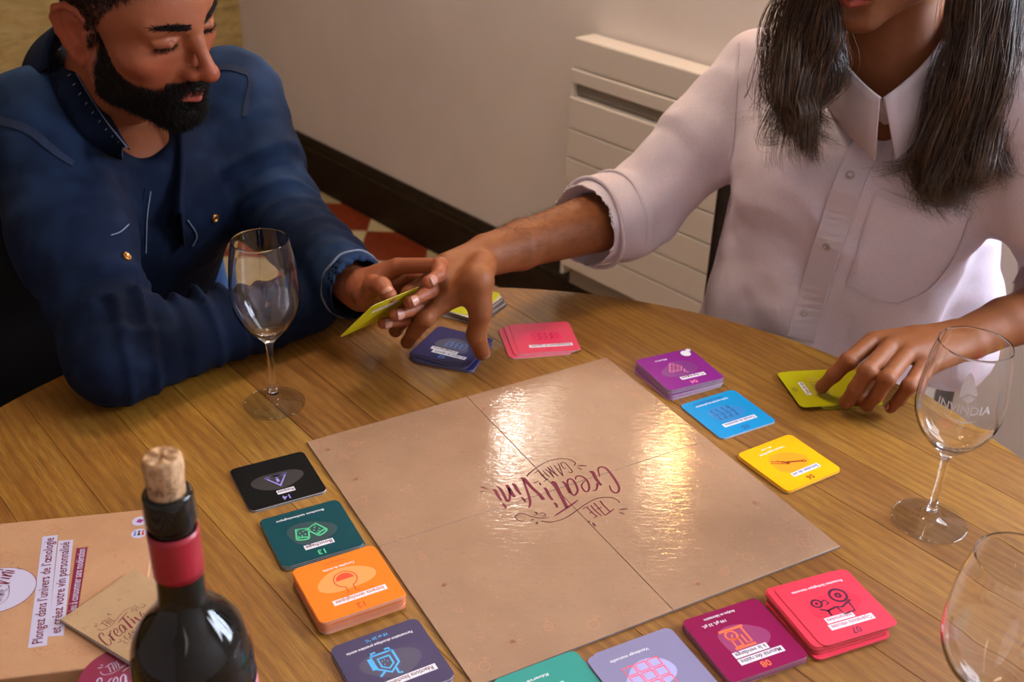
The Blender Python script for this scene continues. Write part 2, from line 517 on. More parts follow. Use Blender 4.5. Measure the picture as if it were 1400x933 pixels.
auto_smooth(mesh_from('pedestal', vs, fs, wood, table))
for k in range(4):
    a = PI/4+k*PI/2
    path = catmull([(0.04*math.cos(a), 0.04*math.sin(a), 0.16), (0.18*math.cos(a), 0.18*math.sin(a), 0.14), (0.30*math.cos(a), 0.30*math.sin(a), 0.065), (0.38*math.cos(a), 0.38*math.sin(a), 0.022)], 6)
    vs, fs = tube(path, np.linspace(0.032, 0.021, len(path)), 10)
    mesh_from('foot', vs, fs, wood, table, True)
# ================================================================ PRINT HELPERS
def flat_mat(name, col, rough=0.45):
    if name in MATS: return MATS[name]
    return new_mat(name, col, rough)
def frame_mat(o, u, v):
    # 4x4 from origin and in-plane axes
    u = norm(u); n = norm(np.cross(u, v)); v = np.cross(n, u)
    return Matrix(((u[0], v[0], n[0], o[0]), (u[1], v[1], n[1], o[1]), (u[2], v[2], n[2], o[2]), (0, 0, 0, 1)))
def set_mw(o, M):
    o.matrix_world = M
def text_mesh(txt, size, width=None, shear=0.0, bold=0.0):
    cu = bpy.data.curves.new('t', 'FONT')
    cu.body = txt; cu.size = size; cu.align_x = 'CENTER'; cu.align_y = 'CENTER'
    cu.shear = shear; cu.offset = bold; cu.resolution_u = 2; cu.fill_mode = 'FRONT'
    to = bpy.data.objects.new('t', cu)
    me = bpy.data.meshes.new_from_object(to)
    bpy.data.objects.remove(to); bpy.data.curves.remove(cu)
    if width is not None and len(me.vertices):
        xs = [v.co.x for v in me.vertices]; w = max(xs)-min(xs)
        for v in me.vertices: v.co.x *= width/w
    return me
def put_text(name, txt, size, m, parent, x, y, z=0.00018, rot=0.0, width=None, shear=0.0, bold=0.0):
    me = text_mesh(txt, size, width, shear, bold)
    me.materials.clear()
    o = link_mesh(name, me, parent, m)
    o.location = (x, y, z); o.rotation_euler = (0, 0, rot)
    return o
def put_poly(name, polys, m, parent, z=0.00012):
    bm = bmesh.new()
    for p in polys:
        bm.faces.new([bm.verts.new((q[0], q[1], z)) for q in p])
    return obj(name, bm, m, parent)
def stroke_mesh(strokes, z):
    # strokes: list of (points, width or widths) -> flat ribbons
    vs, fs = [], []
    for pts, w in strokes:
        P = np.asarray(pts, float)
        W = np.full(len(P), w) if np.isscalar(w) else np.interp(np.linspace(0, 1, len(P)), np.linspace(0, 1, len(w)), w)
        T = np.gradient(P, axis=0); T /= np.linalg.norm(T, axis=1)[:, None]+1e-9
        Nn = np.c_[-T[:, 1], T[:, 0]]
        k = len(vs)
        for i in range(len(P)):
            vs.append((*(P[i]+Nn[i]*W[i]/2), z)); vs.append((*(P[i]-Nn[i]*W[i]/2), z))
        for i in range(len(P)-1):
            a = k+2*i
            fs.append((a, a+1, a+3, a+2))
        # caps
    return vs, fs
def put_strokes(name, strokes, m, parent, z=0.00016):
    vs, fs = stroke_mesh(strokes, z)
    o = mesh_from(name, vs, fs, m, parent)
    if name in ('doodles', 'ornament'): o['kind'] = 'stuff'
    bm = bmesh.new(); bm.from_mesh(o.data)
    for f in bm.faces:
        if f.normal.z < 0: f.normal_flip()
    bm.to_mesh(o.data); bm.free()
    return o
def arc(cx, cy, rx, ry, a0, a1, n=18, rot=0.0):
    t = np.radians(np.linspace(a0, a1, n)); c, s = math.cos(rot), math.sin(rot)
    x = rx*np.cos(t); y = ry*np.sin(t)
    return [(cx+x[i]*c-y[i]*s, cy+x[i]*s+y[i]*c) for i in range(n)]
def rrect(w, h, r, n=6):
    out = []
    for cx, cy, a in ((w/2-r, h/2-r, 0), (-w/2+r, h/2-r, 90), (-w/2+r, -h/2+r, 180), (w/2-r, -h/2+r, 270)):
        for k in range(n+1):
            t = math.radians(a+90*k/n)
            out.append((cx+r*math.cos(t), cy+r*math.sin(t)))
    return out

# ---------------------------------------------------------------- the lettered mark, traced from the board in the photo (flat print)
def q1(pts): return [(650+x*120/1120, 620+y*100/933) for x, y in pts]      # from the left detail of the photo
def q2(pts): return [(740+x*120/1120, 620+y*100/933) for x, y in pts]      # from the right detail
LOGO_PX = [
 # C r e a
 (q2([(748, 300), (730, 240), (728, 195), (770, 175), (830, 195), (890, 265), (945, 345), (990, 430), (985, 490), (940, 505), (895, 475), (870, 410)]), [14, 22, 24, 26, 30, 34, 34, 30, 26, 24, 16], 'big'),
 (q2([(615, 240), (655, 245), (700, 330), (765, 412)]), [30, 50, 44, 36], 'big'),
 (q2([(715, 385), (712, 440), (690, 475), (650, 478)]), [34, 26, 20, 12], 'big'),
 (q2([(438, 340), (445, 300), (490, 290), (545, 310), (590, 360), (612, 430), (600, 480), (560, 488), (520, 440), (518, 400), (545, 365), (575, 350)]), [16, 20, 24, 28, 30, 30, 26, 26, 24, 22, 16, 12], 'big'),
 (q2([(268, 362), (300, 385), (330, 440), (360, 500), (375, 512)]), [24, 34, 34, 30, 20], 'big'),
 (q2([(340, 420), (335, 350), (365, 328), (410, 350), (445, 410), (465, 480), (430, 535), (395, 525), (365, 470), (345, 420)]), [26, 26, 26, 28, 30, 30, 26, 26, 26, 24], 'big'),
 # T bar, T stem, i, V, i, n, i
 (q2([(165, 805), (210, 775), (340, 690), (420, 635), (470, 598)]), [6, 22, 28, 24, 14], 'big'),
 (q2([(125, 370), (165, 380), (200, 445), (260, 560), (330, 700)]), [40, 58, 54, 48, 44], 'big'),
 (q2([(40, 440), (65, 470), (100, 540), (145, 600)]), [30, 42, 38, 30], 'big'),
 (q2([(160, 632), (185, 650), (205, 695)]), [20, 36, 26], 'big'),
 (q1([(575, 315), (625, 335), (720, 440), (810, 520), (870, 595)]), [20, 56, 44, 46, 50], 'big'),
 (q1([(610, 340), (645, 440), (680, 540), (698, 620), (695, 665), (680, 698)]), [30, 30, 32, 34, 28, 12], 'big'),
 (q1([(465, 395), (495, 405), (535, 470), (580, 528)]), [28, 44, 40, 30], 'big'),
 (q1([(590, 562), (612, 585), (640, 622)]), [22, 34, 24], 'big'),
 (q1([(395, 408), (415, 430), (460, 500), (500, 560)]), [40, 46, 46, 36], 'big'),
 (q1([(420, 440), (440, 520), (435, 590), (405, 610), (370, 545), (320, 460), (270, 422)]), [30, 34, 34, 34, 38, 38, 10], 'big'),
 (q1([(225, 465), (255, 480), (290, 545), (335, 605)]), [26, 40, 38, 26], 'big'),
 (q1([(340, 640), (365, 660), (392, 703)]), [22, 36, 24], 'big'),
 # GAME
 (q2([(265, 118), (310, 130), (355, 180), (395, 230), (380, 250), (345, 238)]), [10, 12, 14, 16, 14, 10], 'thin'),
 (q2([(275, 120), (250, 128), (262, 160), (290, 195), (318, 190)]), [10, 12, 14, 14, 10], 'thin'),
 (q2([(215, 130), (245, 200), (278, 290)]), [12, 16, 14], 'thin'),
 (q2([(165, 155), (215, 220), (278, 290)]), [12, 14, 14], 'thin'),
 (q2([(185, 200), (245, 200)]), [10, 10], 'thin'),
 (q1([(920, 178), (985, 240), (1058, 297)]), [16, 18, 14], 'thin'),
 (q1([(950, 160), (1000, 235), (1058, 297)]), [10, 14, 12], 'thin'),
 (q1([(890, 205), (950, 250), (1003, 312)]), [14, 18, 16], 'thin'),
 (q1([(925, 180), (965, 250), (1003, 312)]), [10, 14, 12], 'thin'),
 (q1([(860, 222), (905, 270), (945, 302)]), [12, 18, 16], 'thin'),
 (q1([(800, 220), (850, 280), (912, 345)]), [12, 18, 16], 'thin'),
 (q1([(750, 258), (810, 218)]), [10, 14], 'thin'),
 (q1([(840, 292), (880, 270)]), [12, 12], 'thin'),
 (q1([(870, 362), (930, 325)]), [10, 14], 'thin'),
 # upper swash over GAME
 (q1([(655, 300), (680, 265), (760, 200), (850, 140), (960, 92), (1060, 72), (1120, 70)]), [16, 22, 16, 12, 10, 10, 10], 'thin'),
 (q2([(275, 70), (340, 76), (400, 98), (435, 130), (420, 155), (405, 160)]), [10, 12, 14, 16, 12, 6], 'thin'),
 # drops
 (q2([(455, 162), (510, 160), (580, 162)]), [6, 24, 14], 'thin'), (q2([(460, 180), (495, 198), (522, 212)]), [6, 18, 10], 'thin'),
 (q1([(735, 372), (765, 378), (808, 352)]), [8, 20, 6], 'thin'), (q1([(818, 372), (825, 392), (835, 410)]), [10, 26, 16], 'thin'),
 (q1([(60, 432), (100, 438), (165, 462)]), [10, 26, 4], 'thin'), (q1([(58, 495), (90, 492), (135, 488)]), [10, 20, 4], 'thin'),
 # THE
 (q2([(750, 608), (800, 670), (880, 748)]), [22, 20, 18], 'mid'), (q2([(930, 712), (880, 748), (820, 790)]), [14, 20, 16], 'mid'),
 (q2([(670, 635), (740, 710), (815, 795)]), [20, 18, 16], 'mid'), (q2([(630, 665), (690, 735), (770, 802)]), [18, 18, 16], 'mid'),
 (q2([(700, 722), (770, 690)]), [12, 12], 'mid'),
 (q2([(575, 685), (635, 745), (712, 812)]), [14, 18, 16], 'mid'), (q2([(530, 718), (555, 695), (600, 685)]), [8, 14, 14], 'mid'),
 (q2([(615, 772), (650, 745)]), [12, 12], 'mid'), (q2([(665, 832), (720, 800)]), [10, 14], 'mid'),
 (q2([(985, 720), (1040, 715), (1100, 712)]), [6, 26, 16], 'thin'), (q2([(988, 750), (1025, 765), (1062, 778)]), [6, 20, 12], 'thin'),
 (q2([(600, 885), (612, 872), (618, 865)]), [20, 26, 16], 'thin'), (q2([(655, 885), (668, 905), (690, 935)]), [12, 34, 24], 'thin'),
 # lower swash
 (q2([(1000, 635), (975, 600), (900, 568), (800, 565), (700, 582), (600, 630), (510, 690), (400, 770), (290, 835), (190, 868), (100, 880), (0, 868)]), [14, 14, 14, 14, 14, 12, 14, 16, 14, 12, 12, 10], 'thin'),
 (q1([(845, 862), (770, 0)]) and q1([(950, 880), (890, 875), (850, 862)]), [10, 8, 4], 'thin'),
 (q1([(632, 845), (600, 865), (550, 858), (515, 825), (520, 790), (570, 770), (640, 780), (710, 805), (790, 828), (870, 830), (950, 815)]), [4, 8, 12, 14, 16, 14, 12, 10, 14, 14, 4], 'thin'),
 (q1([(805, 775), (850, 762), (890, 778), (885, 802), (850, 800)]), [6, 12, 12, 12, 6], 'thin'),
 (q1([(755, 748), (775, 760), (795, 785)]), [10, 30, 14], 'thin'), (q1([(735, 785), (760, 790), (780, 795)]), [6, 12, 6], 'thin'),
 (q1([(705, 855), (730, 850), (750, 843)]), [16, 22, 6], 'thin'), (q1([(790, 872), (785, 890), (778, 905)]), [6, 30, 22], 'thin'),
]
BZ = 0.7525                                                           # top of the folding board
BU = np.array([-math.cos(math.radians(30)), -math.sin(math.radians(30))]); BV = np.array([math.cos(math.radians(-60)), math.sin(math.radians(-60))])
LOGO_C = G(758, 672, BZ)[:2]
LOGO = []
for pts, w, kind in LOGO_PX:
    P = catmull([G(px, py, BZ)[:2]-LOGO_C for px, py in pts], 4) if len(pts) > 2 else np.array([G(px, py, BZ)[:2]-LOGO_C for px, py in pts])
    P = np.c_[P@BU, P@BV]
    LOGO.append((P, np.array(w, float)*120/1120*0.00077, kind))
def put_logo(parent, x, y, scale, rot, z=0.00016, mats=None):
    c, s = math.cos(rot), math.sin(rot)
    R = np.array([[c, s], [-s, c]])
    for nm, kinds, mt in (('lettering', ('big', 'mid'), mats[0]), ('ornament', ('thin',), mats[1])):
        st = [((P@R)*scale+np.array([x, y]), w*scale) for P, w, k in LOGO if k in kinds]
        put_strokes(nm, st, mt, parent, z)

# ================================================================ GAME BOARD
def kraft(name, c0, c1, rough=0.38, coat=0.35):
    m = new_mat(name, c0, rough)
    v = coords(m, kind='Object')
    n = noise(m, v, 18, 6, 0.6)
    c = ramp(m, n, [(0.3, c0), (0.7, c1)])
    fib = noise(m, coords(m, (1, 1, 1), (0, 0, 0.6)), 260, 3, 0.7, 0.8)
    c = mixc(m, ramp(m, fib, [(0.60, g3(0)), (0.72, g3(0.5))]), c, (c0[0]*0.55, c0[1]*0.5, c0[2]*0.45))
    c = mixc(m, ramp(m, noise(m, v, 190, 2, 0.5), [(0.66, g3(0)), (0.76, g3(0.15))]), c, (0.60, 0.46, 0.30))
    set_base(m, c)
    # wavy varnish: fine horizontal ripples give the broken highlights
    b = bsdf(m)
    sv = N(m, 'ShaderNodeVectorMath', operation='MULTIPLY'); L(m, coords(m, (1, 1, 1), (0, 0, math.radians(210)), 'Object'), sv.inputs[0]); sv.inputs[1].default_value = (70, 230, 100)
    wv = noise(m, sv.outputs[0], 1.0, 3, 0.6, 0.5)
    L(m, bump(m, wv, 0.6, 0.00042), b.inputs['Coat Normal']); L(m, bump(m, wv, 0.3, 0.0003), b.inputs['Normal'])
    b.inputs['Coat Weight'].default_value = coat; b.inputs['Coat Roughness'].default_value = 0.045
    return m
M_KRAFT = kraft('varnished_kraft', (0.270, 0.146, 0.078), (0.330, 0.186, 0.104), 0.6, 0.45)
M_EDGE = new_mat('grey_card_edge', (0.22, 0.17, 0.17), 0.8)
M_MAROON = flat_mat('maroon_ink', (0.15, 0.004, 0.026), 0.7)
M_PLUM = flat_mat('plum_ink', (0.09, 0.009, 0.016), 0.7)
M_FAINT = flat_mat('faint_red_ink', (0.47, 0.19, 0.10), 0.45)
bc = np.array([0.0505, 0.920])
bfix = [G(419, 604, BZ)[:2], G(829, 488.5, BZ)[:2], G(1149.5, 747, BZ)[:2], G(649, 939, BZ)[:2]]
bc = np.mean(bfix, axis=0)
board = empty('game_board', (bc[0], bc[1], ZT+0.0002))
tag(board, 'large folding kraft-brown game board lying open in the middle of the table', 'game board')
board.rotation_euler = (0, 0, math.atan2(BU[1], BU[0]))
def b_loc(p):                                                         # world plan point -> board frame
    q = np.asarray(p)-bc
    return np.array([q@BU, q@BV])
corn = [b_loc(p) for p in bfix]                                       # left, top, right, bottom
mids = [(corn[i]+corn[(i+1) % 4])/2 for i in range(4)]; bcen = sum(corn)/4
def board_panel(poly, name='board_panel', zt=0.0022):
    c = sum(poly)/4
    poly = [c+(p-c)*(1-0.00022/np.linalg.norm(p-c)) for p in poly]
    if np.cross(poly[1]-poly[0], poly[2]-poly[1]) < 0: poly = poly[::-1]
    vs, fs = rounded_prism(poly, 0.0, zt, 0.0004, 0.0003)
    o = mesh_from(name, vs, fs, M_KRAFT, board)
    o.data.materials.append(M_EDGE)
    for k, f in enumerate(o.data.polygons):
        if k >= 1 and k < 5: f.material_index = 1
    return o
for i in range(4):
    board_panel([corn[i], mids[i], bcen, mids[i-1]])
put_logo(board, *b_loc(LOGO_C), 1.0, 0.0, 0.0024, (M_MAROON, M_PLUM))
# faint doodles near the rim of the board
def doodle(kind, x, y, s, r):
    c, sn = math.cos(r), math.sin(r)
    T = lambda P: [(x+s*(a*c-b*sn), y+s*(a*sn+b*c)) for a, b in P]
    w = s*0.09
    if kind == 0: return [(T([(-1, -.7), (1, -.7), (0, 1), (-1, -.7)]), w), (T([(0, .4), (0, -.2)]), w)]
    if kind == 1: return [(T(arc(0, .3, .7, .8, 0, 360)), w), (T([(0, -.5), (0, -1.2)]), w), (T([(-.5, -1.2), (.5, -1.2)]), w)]
    if kind == 2: return [(T(arc(.45*i, .45*j, .24, .24, 0, 360, 10)), w) for i, j in ((-1, 1), (0, 1), (1, 1), (-.5, .2), (.5, .2), (0, -.6))]+[(T([(0, 1.2), (.3, 1.5)]), w)]
    if kind == 3: return [(T([(-.8, -1), (-.8, .6), (.8, .6), (.8, -1), (-.8, -1)]), w), (T([(-.8, 0), (.8, 0)]), w), (T([(-.3, .6), (-.3, 1), (.3, 1), (.3, .6)]), w)]
    return [(T(arc(0, 0, .9, .6, 0, 360)), w), (T(arc(0, 0, .35, .3, 0, 360, 10)), w), (T([(.9, 0), (1.6, .3)]), w)]
st = []
rr = random.Random(5)
HB = 0.2
for side in range(4):
    for k in range(11):
        t = -0.185+k*0.037+rr.uniform(-.005, .005); e = HB-rr.uniform(0.014, 0.034)
        x, y = ((t, e), (e, t), (t, -e), (-e, t))[side]
        st += doodle((k*3+side) % 5, x+bcen[0], y+bcen[1], rr.uniform(0.005, 0.0075), rr.uniform(0, 6.28))
put_strokes('doodles', st, M_FAINT, board, 0.00232)

# ================================================================ CARDS
CW, CH, CT = 0.080, 0.078, 0.00055
def lin(r, g, b):
    f = lambda c: (c/255/12.92) if c/255 <= 0.04045 else ((c/255+0.055)/1.055)**2.4
    return (f(r), f(g), f(b))
M_WHITE = flat_mat('white_ink', (0.74, 0.74, 0.80), 0.4)
M_CEDGE = flat_mat('white_card_edge', (0.62, 0.58, 0.58), 0.6)
def card_mesh(m, medge):
    poly = rrect(CW, CH, 0.0065)
    n = len(poly)
    vs = [(p[0], p[1], 0) for p in poly]+[(p[0], p[1], CT) for p in poly]
    fs = [tuple(reversed(range(n))), tuple(range(n, 2*n))]+[(i, (i+1) % n, n+(i+1) % n, n+i) for i in range(n)]
    me = bpy.data.meshes.new('card')
    me.from_pydata(vs, [], fs)
    me.materials.append(m); me.materials.append(medge)
    for k, f in enumerate(me.polygons): f.material_index = 1 if k >= 2 else 0
    me.update()
    return me
def card_mat(name, rgb, blob=None):
    m = new_mat(name, tuple(q*0.88 for q in rgb), 0.5)
    bsdf(m).inputs['Specular IOR Level'].default_value = 0.10
    m.node_tree.nodes['Principled BSDF'].inputs['Coat Weight'].default_value = 0.04
    m.node_tree.nodes['Principled BSDF'].inputs['Coat Roughness'].default_value = 0.2
    return m
def blob_poly(x, y, rx, ry, seed, n=40):
    r0 = random.Random(seed); ph = [r0.uniform(0, 6.28) for _ in range(3)]
    out = []
    for i in range(n):
        t = 2*PI*i/n
        k = 1+0.10*math.sin(2*t+ph[0])+0.07*math.sin(3*t+ph[1])
        out.append((x+rx*k*math.cos(t), y+ry*k*math.sin(t)))
    return out
# icons in card units (1 = card half width)
def icon_strokes(kind):
    S = []
    a = S.append
    if kind == 'warning':
        a(([(-.27, -.14), (.27, -.14), (0, .30), (-.27, -.14), (.27, -.14)], .055)); a(([(0, -.02), (0, .13)], .05)); a(([(0, -.08), (0, -.05)], .045))
    elif kind == 'corks':
        for cx, cy, r in ((.17, 0, -.25), (-.2, -.02, .5)):
            c, s = math.cos(r), math.sin(r); T = lambda P: [(cx+p*c-q*s, cy+p*s+q*c) for p, q in P]
            a((T([(-.15, .17), (-.15, -.2), (.15, -.2), (.15, .17)]), .03)); a((T(arc(0, .17, .15, .05, 0, 360)), .03))
            for p, q in ((-.08, .02), (.05, -.04), (-.03, -.1), (.08, .08), (.0, .06), (-.09, -.14), (.09, -.14)): a((T([(p, q), (p+.03, q)]), .03))
    elif kind == 'flask':
        a((arc(0, -.08, .24, .24, 110, 430, 24), .018)); a(([(-.08, .14), (-.08, .32), (-.14, .34)], .018)); a(([(.08, .14), (.08, .32), (.14, .34)], .018))
    elif kind == 'vat':
        a(([(-.24, -.28), (-.24, .1), (0, .30), (.24, .1), (.24, -.28), (-.24, -.28)], .035)); a(([(-.13, -.16), (-.13, .08), (0, .18), (.13, .08), (.13, -.16), (-.13, -.16)], .03))
        a(([(-.2, -.28), (-.2, -.36), (-.1, -.36)], .035)); a(([(.2, -.28), (.2, -.36), (.1, -.36)], .035)); a(([(.3, .1), (.3, -.24)], .05)); a(([(-.12, .22), (-.12, .38), (-.2, .40)], .035)); a(([(.12, .22), (.26, .32)], .035))
        for p, q in ((-.05, -.02), (.04, .04), (0, -.08), (.06, -.06)): a(([(p, q), (p+.02, q)], .02))
    elif kind == 'barrels':
        for q in (-.22, 0, .22):
            for p in (-.22, .02, .26): a(([(p-.1, q-.09), (p-.1, q+.09), (p+.1, q+.09), (p+.1, q-.09), (p-.1, q-.09)], .018))
    elif kind == 'press':
        a(([(-.32, -.28), (.32, -.28)], .05)); a(([(-.25, -.25), (-.25, .22), (-.12, .22), (-.12, -.05)], .035)); a(([(.0, .25), (.0, .05), (.18, -.02), (.18, .25), (0, .25)], .035))
        a((arc(.1, -.1, .14, .14, 0, 360), .035)); a(([(-.3, .3), (.25, .3)], .045)); a(([(.06, -.12), (.12, -.05)], .03))
    elif kind == 'tractor':
        a((arc(.24, -.12, .17, .17, 0, 360, 22), .04)); a((arc(.24, -.12, .05, .05, 0, 360, 10), .04)); a((arc(-.30, -.06, .10, .10, 0, 360, 16), .035)); a((arc(-.30, -.06, .02, .02, 0, 360, 8), .03))
        a(([(-.34, .10), (-.2, .18), (0, .14), (.12, .18), (.40, .06)], .035)); a(([(-.2, .16), (-.22, .32)], .035)); a(([(.02, .16), (.04, .36), (.3, .34), (.32, .12)], .03)); a(([(-.2, -.06), (-.1, -.1), (-.06, .0), (-.14, .02)], .03))
    elif kind == 'plough':
        a(([(.38, -.16), (.10, .0), (.02, .16), (.42, -.1)], .022)); a(([(.02, .06), (-.38, .22)], .04)); a(([(.1, -.02), (-.02, .14)], .03)); a((arc(-.42, .24, .05, .04, 0, 360, 12), .022)); a(([(.20, -.12), (.12, .06)], .015))
    elif kind == 'vines':
        for p in (-.3, -.1, .1, .3):
            P = [(p+.03*math.sin(9*t), -.3+.6*t) for t in np.linspace(0, 1, 16)]; a((P, .016))
            for q in (-.2, 0, .2): a((arc(p+.05, q, .05, .05, 0, 300, 8), .014))
    elif kind == 'grapes':
        for i, j in ((-1, 0), (0, 0), (1, 0), (-.5, .85), (.5, .85), (-.5, -.85), (.5, -.85), (1.5, -.85), (0, 1.7)): a((arc(.13*i, -.02-.12*j, .062, .062, 0, 360, 9), .022))
        a(([(-.2, .12), (-.12, .24), (-.22, .3)], .022))
    elif kind == 'soil':
        for q in (-.1, .02, .14): a(([(-.3, q), (-.1, q+.04), (.1, q-.03), (.3, q+.02)], .018))
        a((arc(0, -.2, .14, .1, 0, 360, 12), .018))
    else:
        for p in (-.24, -.08, .08, .24): a((arc(p, 0, .1, .2, 0, 360, 12), .014)); a(([(p-.1, -.15), (p+.12, .18)], .012))
    if kind == 'tractor': S = [([(-p, q) for p, q in P], w) for P, w in S]
    return S
CARDMATS = {}
def hue_mat(key, rgb): 
    if key not in CARDMATS: CARDMATS[key] = card_mat(key+'_card_print', rgb)
    return CARDMATS[key]
def dress_card(o, spec):
    """flat print on the face of one card, in the reader's frame (x right, y up)"""
    h = CW/2; z = CT+0.00006
    s = spec
    if s.get('blob'):
        put_poly('tinted_shape', [blob_poly(0.0+s.get('bx', 0)*h, s.get('by', 0)*h, 0.62*h, 0.40*h, s.get('seed', 1))], flat_mat(s['key']+'_shape_ink', s['blob'], 0.45), o, z)
    if s.get('icon'):
        ix, iy = s.get('ipos', (0, 0)); sc = s.get('isc', 1.0)
        st = [([(ix*h+p*h*sc, iy*h+q*h*sc) for p, q in P], w*h*sc*1.45) for P, w in icon_strokes(s['icon'])]
        put_strokes('icon', st, flat_mat(s['key']+'_icon_ink', s['icol'], 0.45), o, z+0.00005)
    if s.get('fill'):
        put_poly('flask_filling', [arc(ix*h, iy*h-.08*h*sc, .19*h*sc, .19*h*sc, 180, 360, 16)], flat_mat('red_ink', (0.75, 0.05, 0.01)), o, z+0.00004)
    if s.get('num'):
        put_text('number', s['num'], 0.0095, flat_mat(s['key']+'_icon_ink', s['icol']), o, s.get('nx', 0)*h, 0.78*h, z+0.00005, bold=0.0002)
    for k, (txt, x, y, w) in enumerate(s.get('labels', ())):
        hh = 0.0034
        put_poly('label_strip', [[(x*h-w*h/2, y*h-hh), (x*h+w*h/2, y*h-hh), (x*h+w*h/2, y*h+hh), (x*h-w*h/2, y*h+hh)]], M_WHITE, o, z+0.00005)
        put_text('label_lettering', txt, 0.0062, flat_mat(s['key']+'_label_ink', s.get('lcol', (0.10, 0.01, 0.06))), o, x*h, y*h-0.0002, z+0.0001, width=w*h*0.90, bold=0.00012)
    for k, (txt, x, y, w, col) in enumerate(s.get('caps', ())):
        put_text('caption', txt, 0.0042, M_WHITE if col is None else flat_mat(s['key']+'_icon_ink', s['icol']), o, x*h, y*h, z+0.00005, width=w*h, bold=0.00008)
def deck(key, rgb, corners, n, colname, spec, top_label, group, edge=None, z0=ZT+0.0002, ang=None, jitter=0.0007, slips=(), rot=0.0, center=None, pitch=None, label_rest=None, cat='card'):
    """n cards of one colour, one on top of the other; corners are those of the top card's face in the photo"""
    pitch = pitch or CT+0.00012
    ztop = z0+pitch*n
    g = [G(px, py, ztop)[:2] for px, py in corners]
    c = np.mean(g, axis=0) if center is None else np.asarray(center)
    u = (g[0]-g[1])+(g[3]-g[2])                                       # reader's right
    a = math.atan2(u[1], u[0]) if ang is None else ang
    a += rot
    m = hue_mat(key, rgb); me = card_mesh(m, edge or M_CEDGE)
    r = random.Random(sum(map(ord, key)))
    last = None
    for i in range(n):
        top = i == n-1
        o = bpy.data.objects.new('game_card', me); COL.objects.link(o)
        dx, dy, da = (r.uniform(-jitter, jitter), r.uniform(-jitter, jitter), r.uniform(-0.006, 0.006)) if not top else (0, 0, 0)
        for lo, hi, sx, sy, sa in slips:
            if lo <= i < hi: dx += sx; dy += sy; da += sa
        cu, cv = math.cos(a), math.sin(a)
        o.location = (c[0]+dx*cu-dy*cv, c[1]+dx*cv+dy*cu, z0+i*pitch)
        o.rotation_euler = (0, 0, a+da)
        if top: tag(o, top_label, cat, group)
        else: tag(o, label_rest or ('%s card in the pile under the %s top card' % (colname, colname)), cat, group)
        last = o
    spec = dict(spec); spec['key'] = key
    dress_card(last, spec)
    return last

LAST = {}
LAST['black'] = deck('black', lin(10, 11, 14), [(314.9, 642), (411.4, 616), (446.7, 672.6), (344.6, 699.6)], 4, 'black',
     dict(blob=lin(34, 34, 38), seed=3, icon='warning', icol=lin(150, 140, 220), ipos=(0, -.05), num='14', labels=[('Risques', -.05, .52, .46)], lcol=(0.05, 0.03, 0.15)),
     'black card with a warning triangle and number 14, left of the board', 'black cards, leftmost pile beside the board')
LAST['teal'] = deck('teal', lin(8, 70, 78), [(355.7, 712.6), (459.7, 682.9), (496.9, 745), (391, 775)], 7, 'dark teal',
     dict(blob=lin(8, 55, 64), seed=5, icon='corks', icol=lin(70, 200, 140), ipos=(.05, -.02), num='13', labels=[('Bouchage', -.02, .50, .72)], caps=[('Bouchon technologique', .05, -.72, 1.2, None)]),
     'dark teal card with two corks and number 13, top of its pile', 'dark teal cards left of the board', jitter=0.0014)
LAST['orange'] = deck('orange', lin(245, 130, 36), [(400, 779), (508, 746), (552.7, 814.5), (444, 852.7)], 20, 'orange',
     dict(blob=lin(240, 150, 75), seed=8, by=-.15, icon='flask', icol=lin(205, 70, 10), ipos=(.02, -.05), isc=1.1, fill=True, num='12', labels=[('Intrants œnologiques', -.08, .50, 1.25)], lcol=(0.5, 0.1, 0.03), caps=[('Complète du moûte', .0, -.60, .75, None), ('+100 points', .05, -.80, .5, 1)]),
     'orange card with a round flask and number 12, top of the tall pile', 'orange cards left of the board', jitter=0.0010, edge=flat_mat('orange_card_edge', (0.62, 0.40, 0.34), 0.6))
LAST['slate'] = deck('slate', lin(78, 70, 100), [(452.4, 887.9), (567.2, 847.5), (618.9, 926), (503, 968)], 7, 'slate purple',
     dict(blob=lin(62, 58, 88), seed=11, icon='vat', icol=lin(60, 170, 235), ipos=(.1, -.05), num='11', labels=[('Réactions biochimiques', -.1, .52, 1.35)], caps=[('Fermentation alcoolique première entrée', .0, -.62, 1.5, None), ('18 at 20 °C', .0, -.80, .5, 1)]),
     'slate purple card with a blue vat icon below the orange pile', 'slate purple cards near the lower corner of the board', ang=math.radians(210), jitter=0.001)
LAST['green'] = deck('green', lin(56, 152, 140), [(681, 935.5), (789.6, 898.3), (843, 973), (733, 1012)], 4, 'sea green',
     dict(blob=lin(40, 135, 125), seed=12, icon='barrels', icol=lin(200, 240, 225), num='10', labels=[('Élevage', 0, .5, .7)], caps=[('Réserve', .1, -.62, .5, None)]),
     'sea green card at the bottom edge of the photo, top of its pile', 'sea green cards below the board', ang=math.radians(209))
LAST['lavender'] = deck('lavender', lin(140, 135, 170), [(811.7, 904.3), (917, 871), (968, 943), (862, 980)], 6, 'grey lavender',
     dict(blob=lin(165, 165, 215), seed=15, icon='barrels', icol=lin(235, 80, 105), isc=1.25, num='09', labels=[('Vendange', 0, .52, .8)], caps=[('Vendange manuelle', .1, -.66, .95, None)]),
     'grey lavender card with red stacked crates between the green and maroon cards', 'grey lavender cards below the board', slips=[(0, 3, 0.0085, 0.002, -0.02), (3, 5, -0.006, -0.002, 0.0)], ang=math.radians(208))
